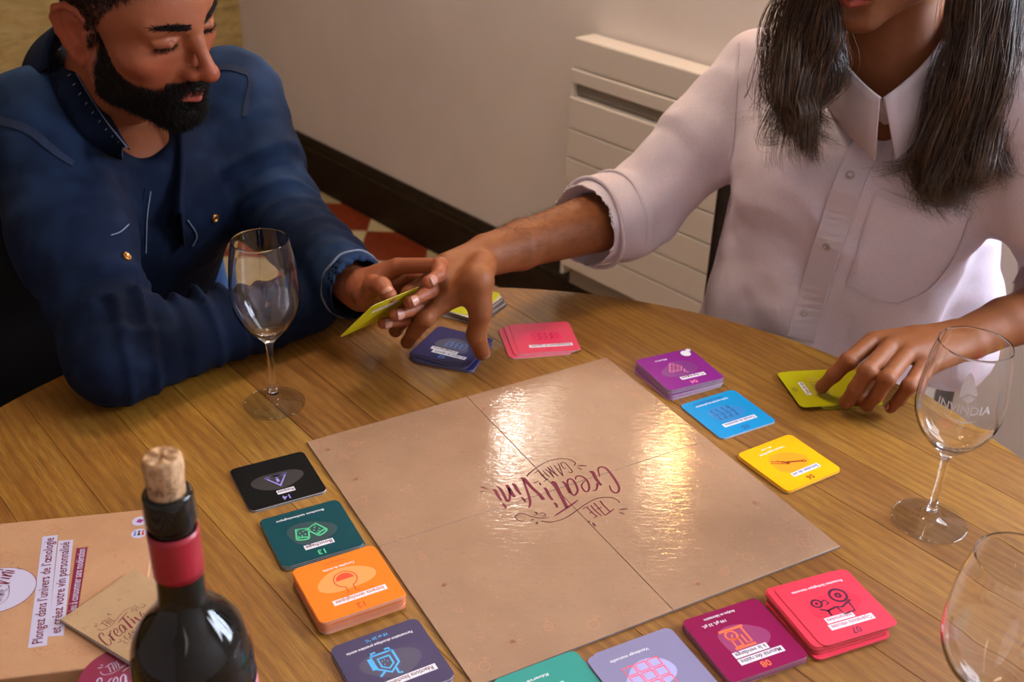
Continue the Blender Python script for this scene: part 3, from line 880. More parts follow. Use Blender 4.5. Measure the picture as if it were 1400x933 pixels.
LAST['maroon'] = deck('maroon', lin(140, 14, 74), [(930, 849), (1032, 816), (1109.7, 898), (1000, 936)], 10, 'maroon',
     dict(blob=lin(142, 42, 96), seed=19, icon='press', icol=lin(240, 105, 62), ipos=(.12, -.08), isc=.95, num='08', labels=[('Maturité des raisins', -.05, .56, 1.12), ('à la vendange', .08, .36, .86)], caps=[('Analyse en laboratoire', .1, -.80, .8, None), ('190 g/L 22 g/L', .35, -.62, .6, None)]),
     'maroon card with an orange press icon and number 08, top of its pile', 'maroon cards below the board', jitter=0.0006, edge=flat_mat('maroon_card_edge', (0.42, 0.26, 0.32), 0.6))
LAST['red'] = deck('red', lin(235, 62, 82), [(1052.6, 803.4), (1155.4, 776), (1230.9, 854.9), (1128, 885.7)], 18, 'coral red',
     dict(blob=lin(240, 30, 62), seed=21, icon='tractor', icol=lin(80, 8, 50), ipos=(.0, -.12), isc=1.15, num='07', labels=[('Opérations viticoles', -.05, .55, 1.15), ('mécanisées', .12, .35, .72)], lcol=(0.45, 0.06, 0.12), caps=[('Protection biologique raisonnée', .0, -.66, 1.35, None)]),
     'coral red card with a tractor icon and number 07, top of the tall pile', 'coral red cards below the right corner of the board', jitter=0.0010,
     slips=[(0, 5, 0.0090, 0.0030, 0.03), (5, 12, 0.0070, -0.0005, 0.0), (12, 17, 0.0080, -0.001, 0.0)], edge=flat_mat('red_card_edge', (0.68, 0.14, 0.14), 0.6))
LAST['yellow'] = deck('yellow', lin(246, 176, 6), [(1003.3, 622.7), (1081, 589.7), (1155.4, 644), (1076.4, 673.4)], 6, 'amber yellow',
     dict(blob=lin(246, 145, 0), seed=24, icon='plough', icol=lin(120, 30, 10), ipos=(.05, -.08), isc=1.05, num='06', labels=[('Entretien du sol', -.12, .50, .98)], lcol=(0.02, 0.02, 0.2), caps=[('Travail superficiel', .05, -.60, .9, None), ('du sol', .1, -.76, .35, None)]),
     'amber yellow card with a plough icon and number 06, right of the board', 'amber yellow cards right of the board', edge=flat_mat('amber_card_edge', (0.62, 0.36, 0.12), 0.6), jitter=0.0012)
LAST['blue'] = deck('blue', lin(22, 145, 205), [(925.5, 551.5), (1002, 530), (1064, 578), (989, 604)], 3, 'sky blue',
     dict(blob=lin(18, 125, 190), seed=27, icon='vines', icol=lin(10, 70, 130), ipos=(.05, -.06), num='05', labels=[('Densité de plantation', -.05, .48, 1.18)], lcol=(0.05, 0.05, 0.2), caps=[('Faible densité de plantation', .05, -.66, 1.15, None), ('2000 à 4000 pieds / ha', .1, -.80, 1.0, 1)]),
     'sky blue card with rows of vines and number 05, between purple and amber cards', 'sky blue cards right of the board')
LAST['purple'] = deck('purple', lin(135, 34, 130), [(866.5, 493), (943, 474.6), (993.9, 517.8), (913.7, 535.5)], 16, 'purple',
     dict(blob=lin(115, 25, 115), seed=31, icon='grapes', icol=lin(225, 120, 160), ipos=(.08, -.08), isc=1.1, num='04', labels=[('Cépages', -.15, .50, .86)], caps=[('Merlot', .25, -.66, .42, None)]),
     'purple card with a bunch of grapes and number 04, top of the tall pile', 'purple cards beside the far corner of the board', slips=[(0, 4, .0035, .003, .05), (4, 8, 0.001, 0.002, 0.03)], jitter=0.0009)
put_poly('white_badge', [arc(-.70*CW/2, -.74*CW/2, .16*CW/2, .17*CW/2, 0, 350, 22), arc(-.88*CW/2, -.88*CW/2, .085*CW/2, .085*CW/2, 0, 350, 14)], M_WHITE, LAST['purple'], CT+0.0001)
LAST['pink'] = deck('pink', lin(225, 78, 100), [(697, 442), (781, 437.6), (794, 480.6), (705, 486.5)], 5, 'pink',
     dict(blob=lin(222, 50, 90), seed=34, icon='leaf', icol=lin(190, 35, 75), ipos=(-.05, -.08), isc=1.2, num='03', labels=[('Encépagement du vignoble', -.1, .55, 1.4)], lcol=(0.2, 0.03, 0.07)),
     'pink card with a white label strip, top of the fanned pile behind the board', 'pink cards between the board and the table edge', slips=[(0, 2, 0.0135, 0.0055, 0.03), (2, 4, 0.006, 0.002, 0.015)])
LAST['navy'] = deck('navy', lin(38, 34, 88), [(589, 447), (671, 469), (656, 499), (563, 486)], 9, 'navy blue',
     dict(blob=lin(20, 22, 70), seed=37, icon='leaf', icol=lin(40, 110, 200), ipos=(-.1, -.05), num='02', labels=[('Géographie', .1, .38, .9), ('et climat du vignoble', -.15, .56, 1.15)]),
     'navy blue card under the reaching thumb, top of its pile', 'navy blue cards under the reaching hand', slips=[(0, 5, -0.004, 0.007, 0.10), (5, 8, 0.001, 0.003, 0.0)], jitter=0.0008, ang=math.radians(157), center=G(619, 473, ZT+0.006)[:2], edge=flat_mat('navy_card_edge', (0.16, 0.15, 0.26), 0.6))
# the mixed pile behind the navy cards, half hidden by the reaching hand
mix_c = G(637, 420, ZT)[:2]
mix = [('brown', (0.06, 0.02, 0.015)), ('white backed', (0.6, 0.6, 0.62)), ('dark green', (0.02, 0.05, 0.03)), ('grey', (0.3, 0.3, 0.33)), ('rust', (0.16, 0.04, 0.015)), ('ivory', (0.6, 0.55, 0.4)), ('black', (0.012, 0.012, 0.014)), ('lime green', lin(185, 185, 12))]
for k in range(14):
    nm, col = mix[k % 7] if k < 13 else mix[7]
    me = card_mesh(hue_mat('mixed_'+nm.replace(' ', '_'), col), M_CEDGE if k % 3 else flat_mat('brown_card_edge', (0.13, 0.05, 0.03), 0.6))
    o = bpy.data.objects.new('game_card', me); COL.objects.link(o)
    o.location = (mix_c[0]-0.0012*(k-6)*math.cos(1.0)+random.uniform(-.001, .001), mix_c[1]+0.0006*(k-6), ZT+0.0002+k*(CT+0.00012))
    o.rotation_euler = (0, 0, math.radians(152)+random.uniform(-.05, .05)+(0.12 if k == 13 else 0))
    tag(o, 'lime green card topping the mixed pile behind the reaching hand' if k == 13 else 'card in the mixed pile behind the navy cards, below the hand', 'card', 'mixed cards below the reaching hand')
# lime cards under the fingers of the other hand
lime = lin(188, 180, 8)
g0 = G(1070, 507, ZT+0.004)[:2]; g1 = G(1190, 507, ZT+0.004)[:2]
LC = np.mean([G(*p, ZT+0.004)[:2] for p in ((1064, 506), (1160, 507), (1176, 560), (1080, 557))], axis=0)
LAST['lime'] = deck('lime', lime, [(1062.5, 506.4), (1162, 505), (1178, 562.5), (1078.6, 557)], 8, 'lime green',
     dict(blob=lin(180, 168, 4), seed=41, icon='leaf', icol=lin(120, 110, 10), num='01', labels=[('Type de vin', .0, .46, .72)]),
     'lime green card with a sideways white label, under the fingers at the right', 'lime green cards under the fingers at the right', ang=math.radians(100), center=LC, slips=[(0, 3, 0.001, -0.026, 0.02), (3, 6, 0.003, -0.012, -.03), (6, 7, -0.001, -0.02, 0)],
     edge=flat_mat('lime_card_edge', (0.35, 0.33, 0.03), 0.6))

# ================================================================ GAME BOX, BOOKLET
M_BOX = kraft('kraft_box_board', (0.40, 0.205, 0.105), (0.48, 0.265, 0.14), 0.45, 0.12)
BXH = 0.040
bt = ZT+BXH+0.0002
p_tr = G(215, 695, bt)[:2]; p_tl = G(0, 716, bt)[:2]; p_b = G(0, 929, bt)[:2]; p_b2 = G(108, 918, bt)[:2]
ux = norm(p_tr-p_tl); a_box = math.atan2(ux[1], ux[0]); vy = np.array([-ux[1], ux[0]])
hgt = abs((p_tl-p_b)@vy); bw = 0.29
box = empty('game_box', (*(p_tr-ux*bw/2-vy*hgt/2), ZT+0.0002))
box.rotation_euler = (0, 0, a_box)
tag(box, 'flat kraft-brown game box with white lettered strips, left of the wine bottle', 'box')
bm = bmesh.new(); add_box(bm, (0, 0, BXH/2+0.001), (bw, hgt, BXH-0.002), None, 0.0012); obj('lid', bm, M_BOX, box)
bm = bmesh.new(); add_box(bm, (0, 0, 0.004), (bw-0.003, hgt-0.003, 0.008), None, 0.0008); obj('tray', bm, M_BOX, box)
def bxl(px, py): q = G(px, py, bt)[:2]-np.array(box.location[:2]); return np.array([q@ux, q@vy])
M_STRIP = flat_mat('pale_lilac_print', (0.50, 0.48, 0.66), 0.45)
M_MSTRIP = flat_mat('maroon_print', (0.20, 0.005, 0.045), 0.42)
def strip(name, tl, tr, br, bl, m, txt, tm, size):
    P = [bxl(*p) for p in (tl, tr, br, bl)]
    put_poly(name, [P], m, box, BXH+0.0002)
    c = sum(P)/4; d = ((P[0]-P[3])+(P[1]-P[2]))/2; ln = np.linalg.norm(d)
    put_text('lettering', txt, size, tm, box, c[0], c[1]-0.0, BXH+0.0004, math.atan2(d[1], d[0]), width=ln*0.95, bold=0.0001)
strip('title_strip', (58.2, 734.3), (79, 732.1), (64.3, 883.2), (38.2, 886.8), M_STRIP, 'Plongez dans l’univers de l’œnologie', M_MAROON, 0.0115)
strip('title_strip', (80, 740), (100, 738.6), (87, 869.6), (65, 871.4), M_STRIP, 'et créez votre vin personnalisé', M_MAROON, 0.0115)
strip('title_strip', (105, 750), (120, 748.6), (105, 846), (90, 848), M_MSTRIP, 'Le jeu à consommer sans modération', M_STRIP, 0.0095)
bc1 = bxl(-7, 808)
put_poly('badge', [[tuple(bc1+np.array([0.0330*math.cos(t), 0.0290*math.sin(t)])) for t in np.linspace(0, 2*PI, 41)[:-1]]], M_MAROON, box, BXH+0.0002)
put_poly('badge', [[tuple(bc1+np.array([0.0324*math.cos(t), 0.0284*math.sin(t)])) for t in np.linspace(0, 2*PI, 41)[:-1]]], M_STRIP, box, BXH+0.0003)
lp = bxl(-16, 806); put_logo(box, lp[0], lp[1], 0.42, PI/2-0.22, BXH+0.0005, (M_MAROON, M_PLUM))
for (px, py, mm) in ((191, 713, (0.28, 0.02, 0.22)), (190, 730, (0.12, 0.02, 0.12))):
    c = bxl(px, py)
    put_poly('pictogram', [[tuple(c+np.array([0.0068*math.cos(t), 0.0068*math.sin(t)])) for t in np.linspace(0, 2*PI, 25)[:-1]]], M_STRIP, box, BXH+0.0002)
    fm = flat_mat('pictogram_ink_%d' % py, mm)
    if py == 713: put_poly('pictogram_sign', [[tuple(c+np.array(q)) for q in ((-.003, -.0015), (.0015, -.003), (.0035, .001), (-.001, .003))]], fm, box, BXH+0.0004)
    else:
        for dx, cc in ((-.0035, (0.1, 0.2, 0.5)), (0, (0.02, 0.02, 0.03)), (.0035, (0.6, 0.03, 0.03))):
            put_poly('pictogram_sign', [[tuple(c+np.array((dx-.0012, -.003))), tuple(c+np.array((dx+.0012, -.003))), tuple(c+np.array((dx+.0006, .0015))), tuple(c+np.array((dx-.0006, .0015)))], [tuple(c+np.array((dx+.0011*math.cos(t), .0028+.0011*math.sin(t)))) for t in np.linspace(0, 5.5, 9)]], flat_mat('pictogram_ink_%d' % int(cc[0]*100), cc), box, BXH+0.0004)
c = bxl(176, 925)
put_poly('round_print', [[tuple(c+np.array([0.037*math.cos(t), 0.034*math.sin(t)])) for t in np.linspace(0, 2*PI, 41)[:-1]]], M_MSTRIP, box, BXH+0.0002)
put_logo(box, c[0]+0.004, c[1]-0.001, 0.40, 0.42, BXH+0.0004, (M_STRIP, M_STRIP))
st = []
rr = random.Random(9)
for k in range(26):
    x, y = rr.uniform(-bw/2+.012, bw/2-.012), rr.uniform(-hgt/2+.01, hgt/2-.01)
    st += doodle(k % 5, x, y, rr.uniform(.007, .011), rr.uniform(0, 6.28))
put_strokes('doodles', st, flat_mat('tan_ink', (0.42, 0.185, 0.085), 0.5), box, BXH+0.00012)

# booklet, lying askew on the box, its pages fanning at one side
M_BK = kraft('booklet_cover_paper', (0.36, 0.225, 0.115), (0.44, 0.29, 0.155), 0.55, 0.1)
M_PG = new_mat('booklet_page', (0.62, 0.55, 0.56), 0.7)
kz = bt+0.0003
kt = kz+0.007
T_ = G(182, 775, kt)[:2]; L_ = G(83, 848, kz+0.003)[:2]; B_ = G(148, 931, kt)[:2]; R_ = T_+(B_-L_)
bk = empty('booklet', (*L_, kz))
e1 = norm(T_-L_); a_bk = math.atan2(e1[1], e1[0]); bk.rotation_euler = (0, 0, a_bk)
e2 = np.array([-e1[1], e1[0]])
BL1 = np.linalg.norm(T_-L_); BL2 = np.linalg.norm(B_-L_)
tag(bk, 'small kraft-covered rule booklet lying askew on the game box', 'booklet')
def sheet(name, z_spine, lift, m, th=0.0004, inset=0.0, n=12):
    vs, fs = [], []
    for i in range(n+1):
        t = i/n; y = -BL2*(1-inset)*t
        for x in (inset*0.02, BL1*(1-inset)):
            k = x/BL1
            z = z_spine+lift*(0.3+0.7*k)*math.sin(min(t, 1)*PI*0.5)**1.5
            vs += [(x, y, z), (x, y, z+th)]
    for i in range(n):
        a = 4*i
        fs += [(a+1, a+3, a+7, a+5), (a, a+4, a+6, a+2), (a, a+1, a+5, a+4), (a+2, a+6, a+7, a+3)]
    fs += [(0, 2, 3, 1), (4*n, 4*n+1, 4*n+3, 4*n+2)]
    return mesh_from(name, vs, fs, m, bk, True)
sheet('back_cover', 0.0, 0.0, M_BK, 0.0005)
for k in range(7):
    auto_smooth(sheet('page', 0.0007+k*0.0003, 0.0007*k, M_PG, 0.0002, 0.012), 30)
cv = auto_smooth(sheet('front_cover', 0.0030, 0.0052, M_BK, 0.0005), 30)
bk_logo = bpy.data.objects.new('cover_print', None); 
lp = G(178, 851, kt)[:2]-L_
lx, ly = lp@e1, lp@e2
def cover_z(x, y):
    return 0.0035+0.0052*(0.3+0.7*x/BL1)*math.sin(min(max(-y/BL2, 0), 1)*PI*0.5)**1.5
def put_logo_curved(parent, x, y, scale, rot, mats):
    c, s = math.cos(rot), math.sin(rot); R = np.array([[c, s], [-s, c]])
    for nm, kinds, mt in (('lettering', ('big', 'mid'), mats[0]), ('ornament', ('thin',), mats[1])):
        st_ = [((P@R)*scale+np.array([x, y]), w*scale) for P, w, k in LOGO if k in kinds]
        vs, fs = stroke_mesh(st_, 0)
        vs = [(a, b, cover_z(a, b)+0.00015) for a, b, _ in vs]
        mesh_from(nm, vs, fs, mt, parent)
put_logo_curved(bk, lx, ly, 0.37, 0.0, (M_MAROON, M_PLUM))

# ================================================================ BOTTLE
M_BG = new_mat('dark_bottle_glass', (0.006, 0.006, 0.005), 0.04)
bsdf(M_BG).inputs['Specular IOR Level'].default_value = 0.4
M_CAP = new_mat('red_capsule', (0.30, 0.010, 0.022), 0.36)
M_CORK = new_mat('cork', (0.5, 0.3, 0.15), 0.8)
m = M_CORK; v = coords(m)
c = ramp(m, noise(m, v, 130, 5, 0.6), [(0.3, (0.30, 0.155, 0.065)), (0.65, (0.56, 0.34, 0.18))])
c = mixc(m, ramp(m, noise(m, v, 330, 3, 0.6), [(0.62, g3(0)), (0.70, g3(0.8))]), c, (0.10, 0.035, 0.012))
set_base(m, c); set_norm(m, bump(m, noise(m, v, 250, 4), 0.6, 0.001))
BOTX = (-0.1995, 0.5185)
bot = empty('wine_bottle', (*BOTX, ZT+0.0002))
tag(bot, 'dark wine bottle with a red neck band and a cork pushed half in', 'wine bottle')
def zat(px, py): return D(px, py, BOTX[1])[2]-ZT
z_lip_top, z_lip_bot = zat(232, 672), zat(237, 714)
z_cap0 = zat(247, 781)
prof = [(0.0, 0.003), (0.030, 0.0), (0.0375, 0.004), (0.0385, 0.012), (0.0388, 0.140), (0.0386, 0.154), (0.0374, 0.167), (0.0343, 0.178), (0.0285, 0.188), (0.0215, 0.197), (0.0168, 0.205), (0.0148, 0.216), (0.0136, z_lip_bot-0.002), (0.0140, z_lip_bot), (0.0152, z_lip_bot+0.002), (0.0153, z_lip_bot+0.010), (0.0148, z_lip_top-0.003), (0.0138, z_lip_top-0.0005), (0.0122, z_lip_top), (0.0108, z_lip_top-0.001), (0.0100, z_lip_top-0.006), (0.0098, z_lip_top-0.03)]
BPROF = prof
print('bottle', z_lip_top, z_lip_bot, z_cap0)
pf = catmull([(a, b, 0) for a, b in prof], 3)[:, :2]
pf[:, 0] = np.maximum(pf[:, 0], 0.0)
vs, fs = lathe([tuple(p) for p in pf], 72)
mesh_from('bottle_glass', vs, fs, M_BG, bot, True)
def rad_at(z):
    zs = [p[1] for p in prof[2:12]]; rs = [p[0] for p in prof[2:12]]
    return float(np.interp(z, zs, rs))
cp = [(rad_at(z)+0.0005, z) for z in np.linspace(z_cap0, z_lip_bot-0.004, 8)]
vs, fs = lathe([(cp[0][0]-0.0006, cp[0][1])]+cp+[(cp[-1][0]-0.0006, cp[-1][1])], 64)
mesh_from('neck_band', vs, fs, M_CAP, bot, True)
kp = [(0.0, 0), (0.0106, 0), (0.0106, 0.018), (0.0110, 0.030), (0.01135, 0.040), (0.0113, 0.0465), (0.0098, 0.0485), (0.006, 0.0482), (0.0028, 0.0478), (0.0018, 0.0440), (0.0, 0.043)]
zc0 = zat(222, 626)-0.0475
kv, kf = lathe(kp, 40)
kv = [(x+0.0006*math.sin(7*y*300)*(z > .03), y, z+zc0+(0.0011*math.sin(5*math.atan2(y, x)+1) if z > 0.042 and math.hypot(x, y) < 0.009 else 0)) for x, y, z in kv]
cork = auto_smooth(mesh_from('cork', kv, kf, M_CORK, bot, True), 50)
def wrap_text(txt, rad, z, ang, size, m, parent, name, vertical=False):
    me = text_mesh(txt, size)
    me.materials.clear()
    for vv in me.vertices:
        x, y = vv.co.x, vv.co.y
        if vertical: x, y = -y, x
        a = ang+x/rad
        vv.co = (rad*math.cos(a), rad*math.sin(a), z+y)
    return link_mesh(name, me, parent, m)
M_CKINK = flat_mat('cork_ink', (0.10, 0.03, 0.012), 0.7)
for k, (tx, an) in enumerate((('Mas', -1.95), ('CUVÉE', -0.95))):
    wrap_text(tx, 0.0112, zc0+0.030, an, 0.0085 if k == 0 else 0.006, M_CKINK, cork, 'cork_print', k == 1)
# label: white paper wrapped round the body with blue, pink and purple brushed fields
M_LAB = new_mat('bottle_label_paper', (0.7, 0.68, 0.72), 0.5)
m = M_LAB; v = coords(m, (14, 14, 9))
w = N(m, 'ShaderNodeTexVoronoi', feature='F1'); L(m, v, w.inputs['Vector']); w.inputs['Scale'].default_value = 1.4
sp = N(m, 'ShaderNodeSeparateColor'); L(m, w.outputs['Color'], sp.inputs[0])
set_base(m, ramp(m, sp.outputs[0], [(0.0, (0.7, 0.68, 0.72)), (0.35, (0.70, 0.72, 0.78)), (0.45, (0.08, 0.30, 0.50)), (0.6, (0.62, 0.22, 0.30)), (0.75, (0.72, 0.70, 0.74)), (0.9, (0.20, 0.12, 0.40))], 'CONSTANT'))
lv, lf = [], []
nL = 48
for i in range(nL+1):
    t = i/nL; an = -0.92+2.7*t
    for z in (0.030, 0.137):
        lv.append((0.0392*math.cos(an), 0.0392*math.sin(an), z))
for i in range(nL): lf.append((2*i, 2*i+2, 2*i+3, 2*i+1))
mesh_from('label', lv, lf, M_LAB, bot, True)

# ================================================================ WINE GLASSES
M_GL = new_mat('clear_glass', (1, 1, 1), 0.0, Transmission_Weight=1.0, IOR=1.46)
m = M_GL
# thin clear sheet glass for the feet: lets light straight through and mirrors at its faces
M_THIN = bpy.data.materials.new('thin_clear_glass'); M_THIN.use_nodes = True
_n, _l = M_THIN.node_tree.nodes, M_THIN.node_tree.links
_n.remove(_n['Principled BSDF'])
_t = _n.new('ShaderNodeBsdfTransparent'); _t.inputs[0].default_value = (0.93, 0.94, 0.95, 1)
_g = _n.new('ShaderNodeBsdfGlossy'); _g.inputs['Roughness'].default_value = 0.01
_w = _n.new('ShaderNodeLayerWeight'); _w.inputs['Blend'].default_value = 0.5
_p4 = _n.new('ShaderNodeMath'); _p4.operation = 'POWER'; _p4.inputs[1].default_value = 4.0
_f = _n.new('ShaderNodeMath'); _f.operation = 'MULTIPLY_ADD'; _f.inputs[1].default_value = 0.8; _f.inputs[2].default_value = 0.04
_l.new(_w.outputs['Facing'], _p4.inputs[0]); _l.new(_p4.outputs[0], _f.inputs[0])
_x = _n.new('ShaderNodeMixShader')
_l.new(_f.outputs[0], _x.inputs[0]); _l.new(_t.outputs[0], _x.inputs[1]); _l.new(_g.outputs[0], _x.inputs[2])
_l.new(_x.outputs[0], _n['Material Output'].inputs['Surface'])
M_ETCH = new_mat('white_print_and_glint', (0.88, 0.90, 0.96), 0.7)
def glass(base, top_z, rim_r, bowl_r, foot_r, label, tilt=None, k=1.0):
    """bowl, stem and foot in one wall of glass, from the foot up and back down the inside"""
    H = top_z
    zb = 0.42*H                                                       # bottom of the bowl
    rr = lambda h: rim_r+(bowl_r*0.93-rim_r)*h/(0.2*(H-zb))
    th = 0.0007
    outer = [(0.0005, 0.0), (foot_r*0.6, 0.0002), (foot_r-0.001, 0.0008), (foot_r, 0.0018), (foot_r-0.001, 0.0028), (foot_r*0.55, 0.0048), (foot_r*0.25, 0.0085), (0.0062, 0.0135), (0.0042, 0.022), (0.0036, 0.040), (0.0036, zb-0.022), (0.0046, zb-0.008), (0.0085, zb-0.001),
             (bowl_r*0.50, zb+0.010), (bowl_r*0.78, zb+0.024), (bowl_r*0.95, zb+0.040), (bowl_r, zb+0.056), (bowl_r*0.985, zb+0.072), (bowl_r*0.93, zb+(H-zb)*0.80), (rr(0.010), H-0.010), (rr(0.004), H-0.004), (rr(0.0018), H-0.0018), (rim_r, H-0.0006), (rim_r-0.0002, H)]
    th = 0.0007
    inner = [(rim_r-0.0006, H-0.0002), (rr(0.0018)-th, H-0.0018), (rr(0.004)-th, H-0.004), (rr(0.010)-th, H-0.010), (bowl_r*0.93-th, zb+(H-zb)*0.80), (bowl_r*0.985-th, zb+0.072), (bowl_r-th, zb+0.056), (bowl_r*0.95-th, zb+0.041), (bowl_r*0.78-th, zb+0.0255), (bowl_r*0.50-th, zb+0.012), (0.006, zb+0.0048), (0.0, zb+0.004)]
    po = catmull([(a, b, 0) for a, b in outer], 4)[:, :2]; pi_ = catmull([(a, b, 0) for a, b in inner], 4)[:, :2]
    P = np.vstack([po, pi_]); P[:, 0] = np.maximum(P[:, 0], 0.0)
    g = empty('wine_glass', (*base, ZT+0.0002))
    tag(g, label, 'wine glass')
    def part(name, Q, m):
        vs, fs = lathe([tuple(p) for p in Q], 96)
        bm = bmesh.new(); bv = [bm.verts.new(p) for p in vs]
        for f in fs:
            try: bm.faces.new([bv[i] for i in f])
            except ValueError: pass
        bmesh.ops.remove_doubles(bm, verts=bm.verts, dist=1e-6)
        return obj(name, bm, m, g, True)
    cut = int(np.argmax(P[:, 1] > 0.0135))
    part('foot', P[:cut+1], M_THIN)
    part('bowl', np.vstack([[[0.0, P[cut, 1]]], P[cut:]]), M_GL)
    return g, P
G1 = G(375.5, 553, ZT)
glass(G1[:2], 0.206, 0.0305, 0.0375, 0.0345, 'empty wine glass at the left in front of the denim sleeve')
G2 = G(1269.5, 714, ZT)
g2, P2 = glass(G2[:2], 0.206, 0.0330, 0.0405, 0.0365, 'printed empty wine glass standing at the right edge of the table')
G3 = np.array([0.349, 0.5800, 0])
glass(G3[:2], 0.206, 0.0315, 0.0395, 0.0355, 'empty wine glass nearest the camera, cut by the lower right corner')
# the wine house's name printed on the second glass, its mark a painted window glint
def glass_print(parent, ang, zc, rot=0):
    R = lambda z: 0.0409
    me = text_mesh('INVINDIA', 0.0125, 0.047, bold=0.00015)
    me.materials.clear()
    for vv in me.vertices:
        x, y = vv.co.x, vv.co.y
        y2 = y - 0.0022*(x/0.0235)**2*(-1)
        a = ang+x/0.0412
        vv.co = (0.0413*math.cos(a), 0.0413*math.sin(a), zc+y2-0.002)
    link_mesh('name_print', me, parent, M_ETCH)
    shapes = []
    K_ = 1.35
    shapes.append([(-.0045, .0075), (-.0050, .016), (-.0030, .0255), (-.001, .028), (.0012, .0245), (.0010, .0195), (.0040, .0165), (.0062, .0125), (.0055, .0105), (.0000, .0118)])
    shapes.append([(-.0030, .0072), (.0010, .0105), (.0052, .0094), (.0040, .0062), (.0010, .0048)])
    bm = bmesh.new()
    for s in shapes:
        vv = [bm.verts.new((0.0413*math.cos(ang+x/0.0412), 0.0413*math.sin(ang+x/0.0412), zc+y)) for x, y in [(p*K_, q*K_) for p, q in s]]
        bm.faces.new(vv)
    bmesh.ops.triangulate(bm, faces=bm.faces)
    obj('mark_glint', bm, M_ETCH, parent)  # white shape painting the window's glint on the bowl
    P = [(-.015+.030*t, -.0105-.004*math.sin(PI*t)) for t in np.linspace(0, 1, 16)]
    vs, fs = stroke_mesh([(P, [.0003, .0016, .0016, .0003])], 0)
    vs = [(0.0413*math.cos(ang+x/0.0412), 0.0413*math.sin(ang+x/0.0412), zc+y) for x, y, _ in vs]
    mesh_from('swoosh_print', vs, fs, M_ETCH, parent)
glass_print(g2, math.atan2(-G2[1], -G2[0])+0.10, 0.1590)
# ================================================================ IMPLICIT SURFACES (bodies and clothes grow as one continuous surface each)
from mathutils.bvhtree import BVHTree
def A(*v): return np.array(v, float)
class Cap:
    """round cone between a and b; optional flattening: width direction w scaled by s (>1 wider)"""
    def __init__(s, a, b, ra, rb, w=None, sc=1.0):
        s.a, s.b, s.ra, s.rb = np.asarray(a, float), np.asarray(b, float), ra, rb
        s.w = None if w is None else norm(w); s.sc = sc
        m = max(ra, rb)*max(sc, 1)
        s.lo = np.minimum(s.a, s.b)-m; s.hi = np.maximum(s.a, s.b)+m
    def d(s, P):
        ab = s.b-s.a; q = P-s.a
        t = np.clip((q@ab)/(ab@ab+1e-12), 0, 1)
        q = q-t[..., None]*ab
        if s.w is not None:
            k = q@s.w
            q = q-(k*(1-1/s.sc))[..., None]*s.w
        return np.sqrt((q*q).sum(-1))-(s.ra+(s.rb-s.ra)*t)
class Ell:
    def __init__(s, c, r, R=None):
        s.c = np.asarray(c, float); s.r = np.asarray(r, float)
        s.R = np.eye(3) if R is None else np.asarray(R, float)      # rows are the axes
        m = np.sqrt(((s.R.T*s.r)**2).sum(1))
        s.lo = s.c-m; s.hi = s.c+m
    def d(s, P):
        q = (P-s.c)@s.R.T
        k0 = np.sqrt(((q/s.r)**2).sum(-1)); k1 = np.sqrt(((q/(s.r*s.r))**2).sum(-1))+1e-9
        return k0*(k0-1)/k1
def chain(pts, rad, k=0.006, w=None, sc=1.0):
    pts = [np.asarray(p, float) for p in pts]
    rad = [rad]*len(pts) if np.isscalar(rad) else list(rad)
    return [('u', Cap(pts[i], pts[i+1], rad[i], rad[i+1], w, sc), k) for i in range(len(pts)-1)]
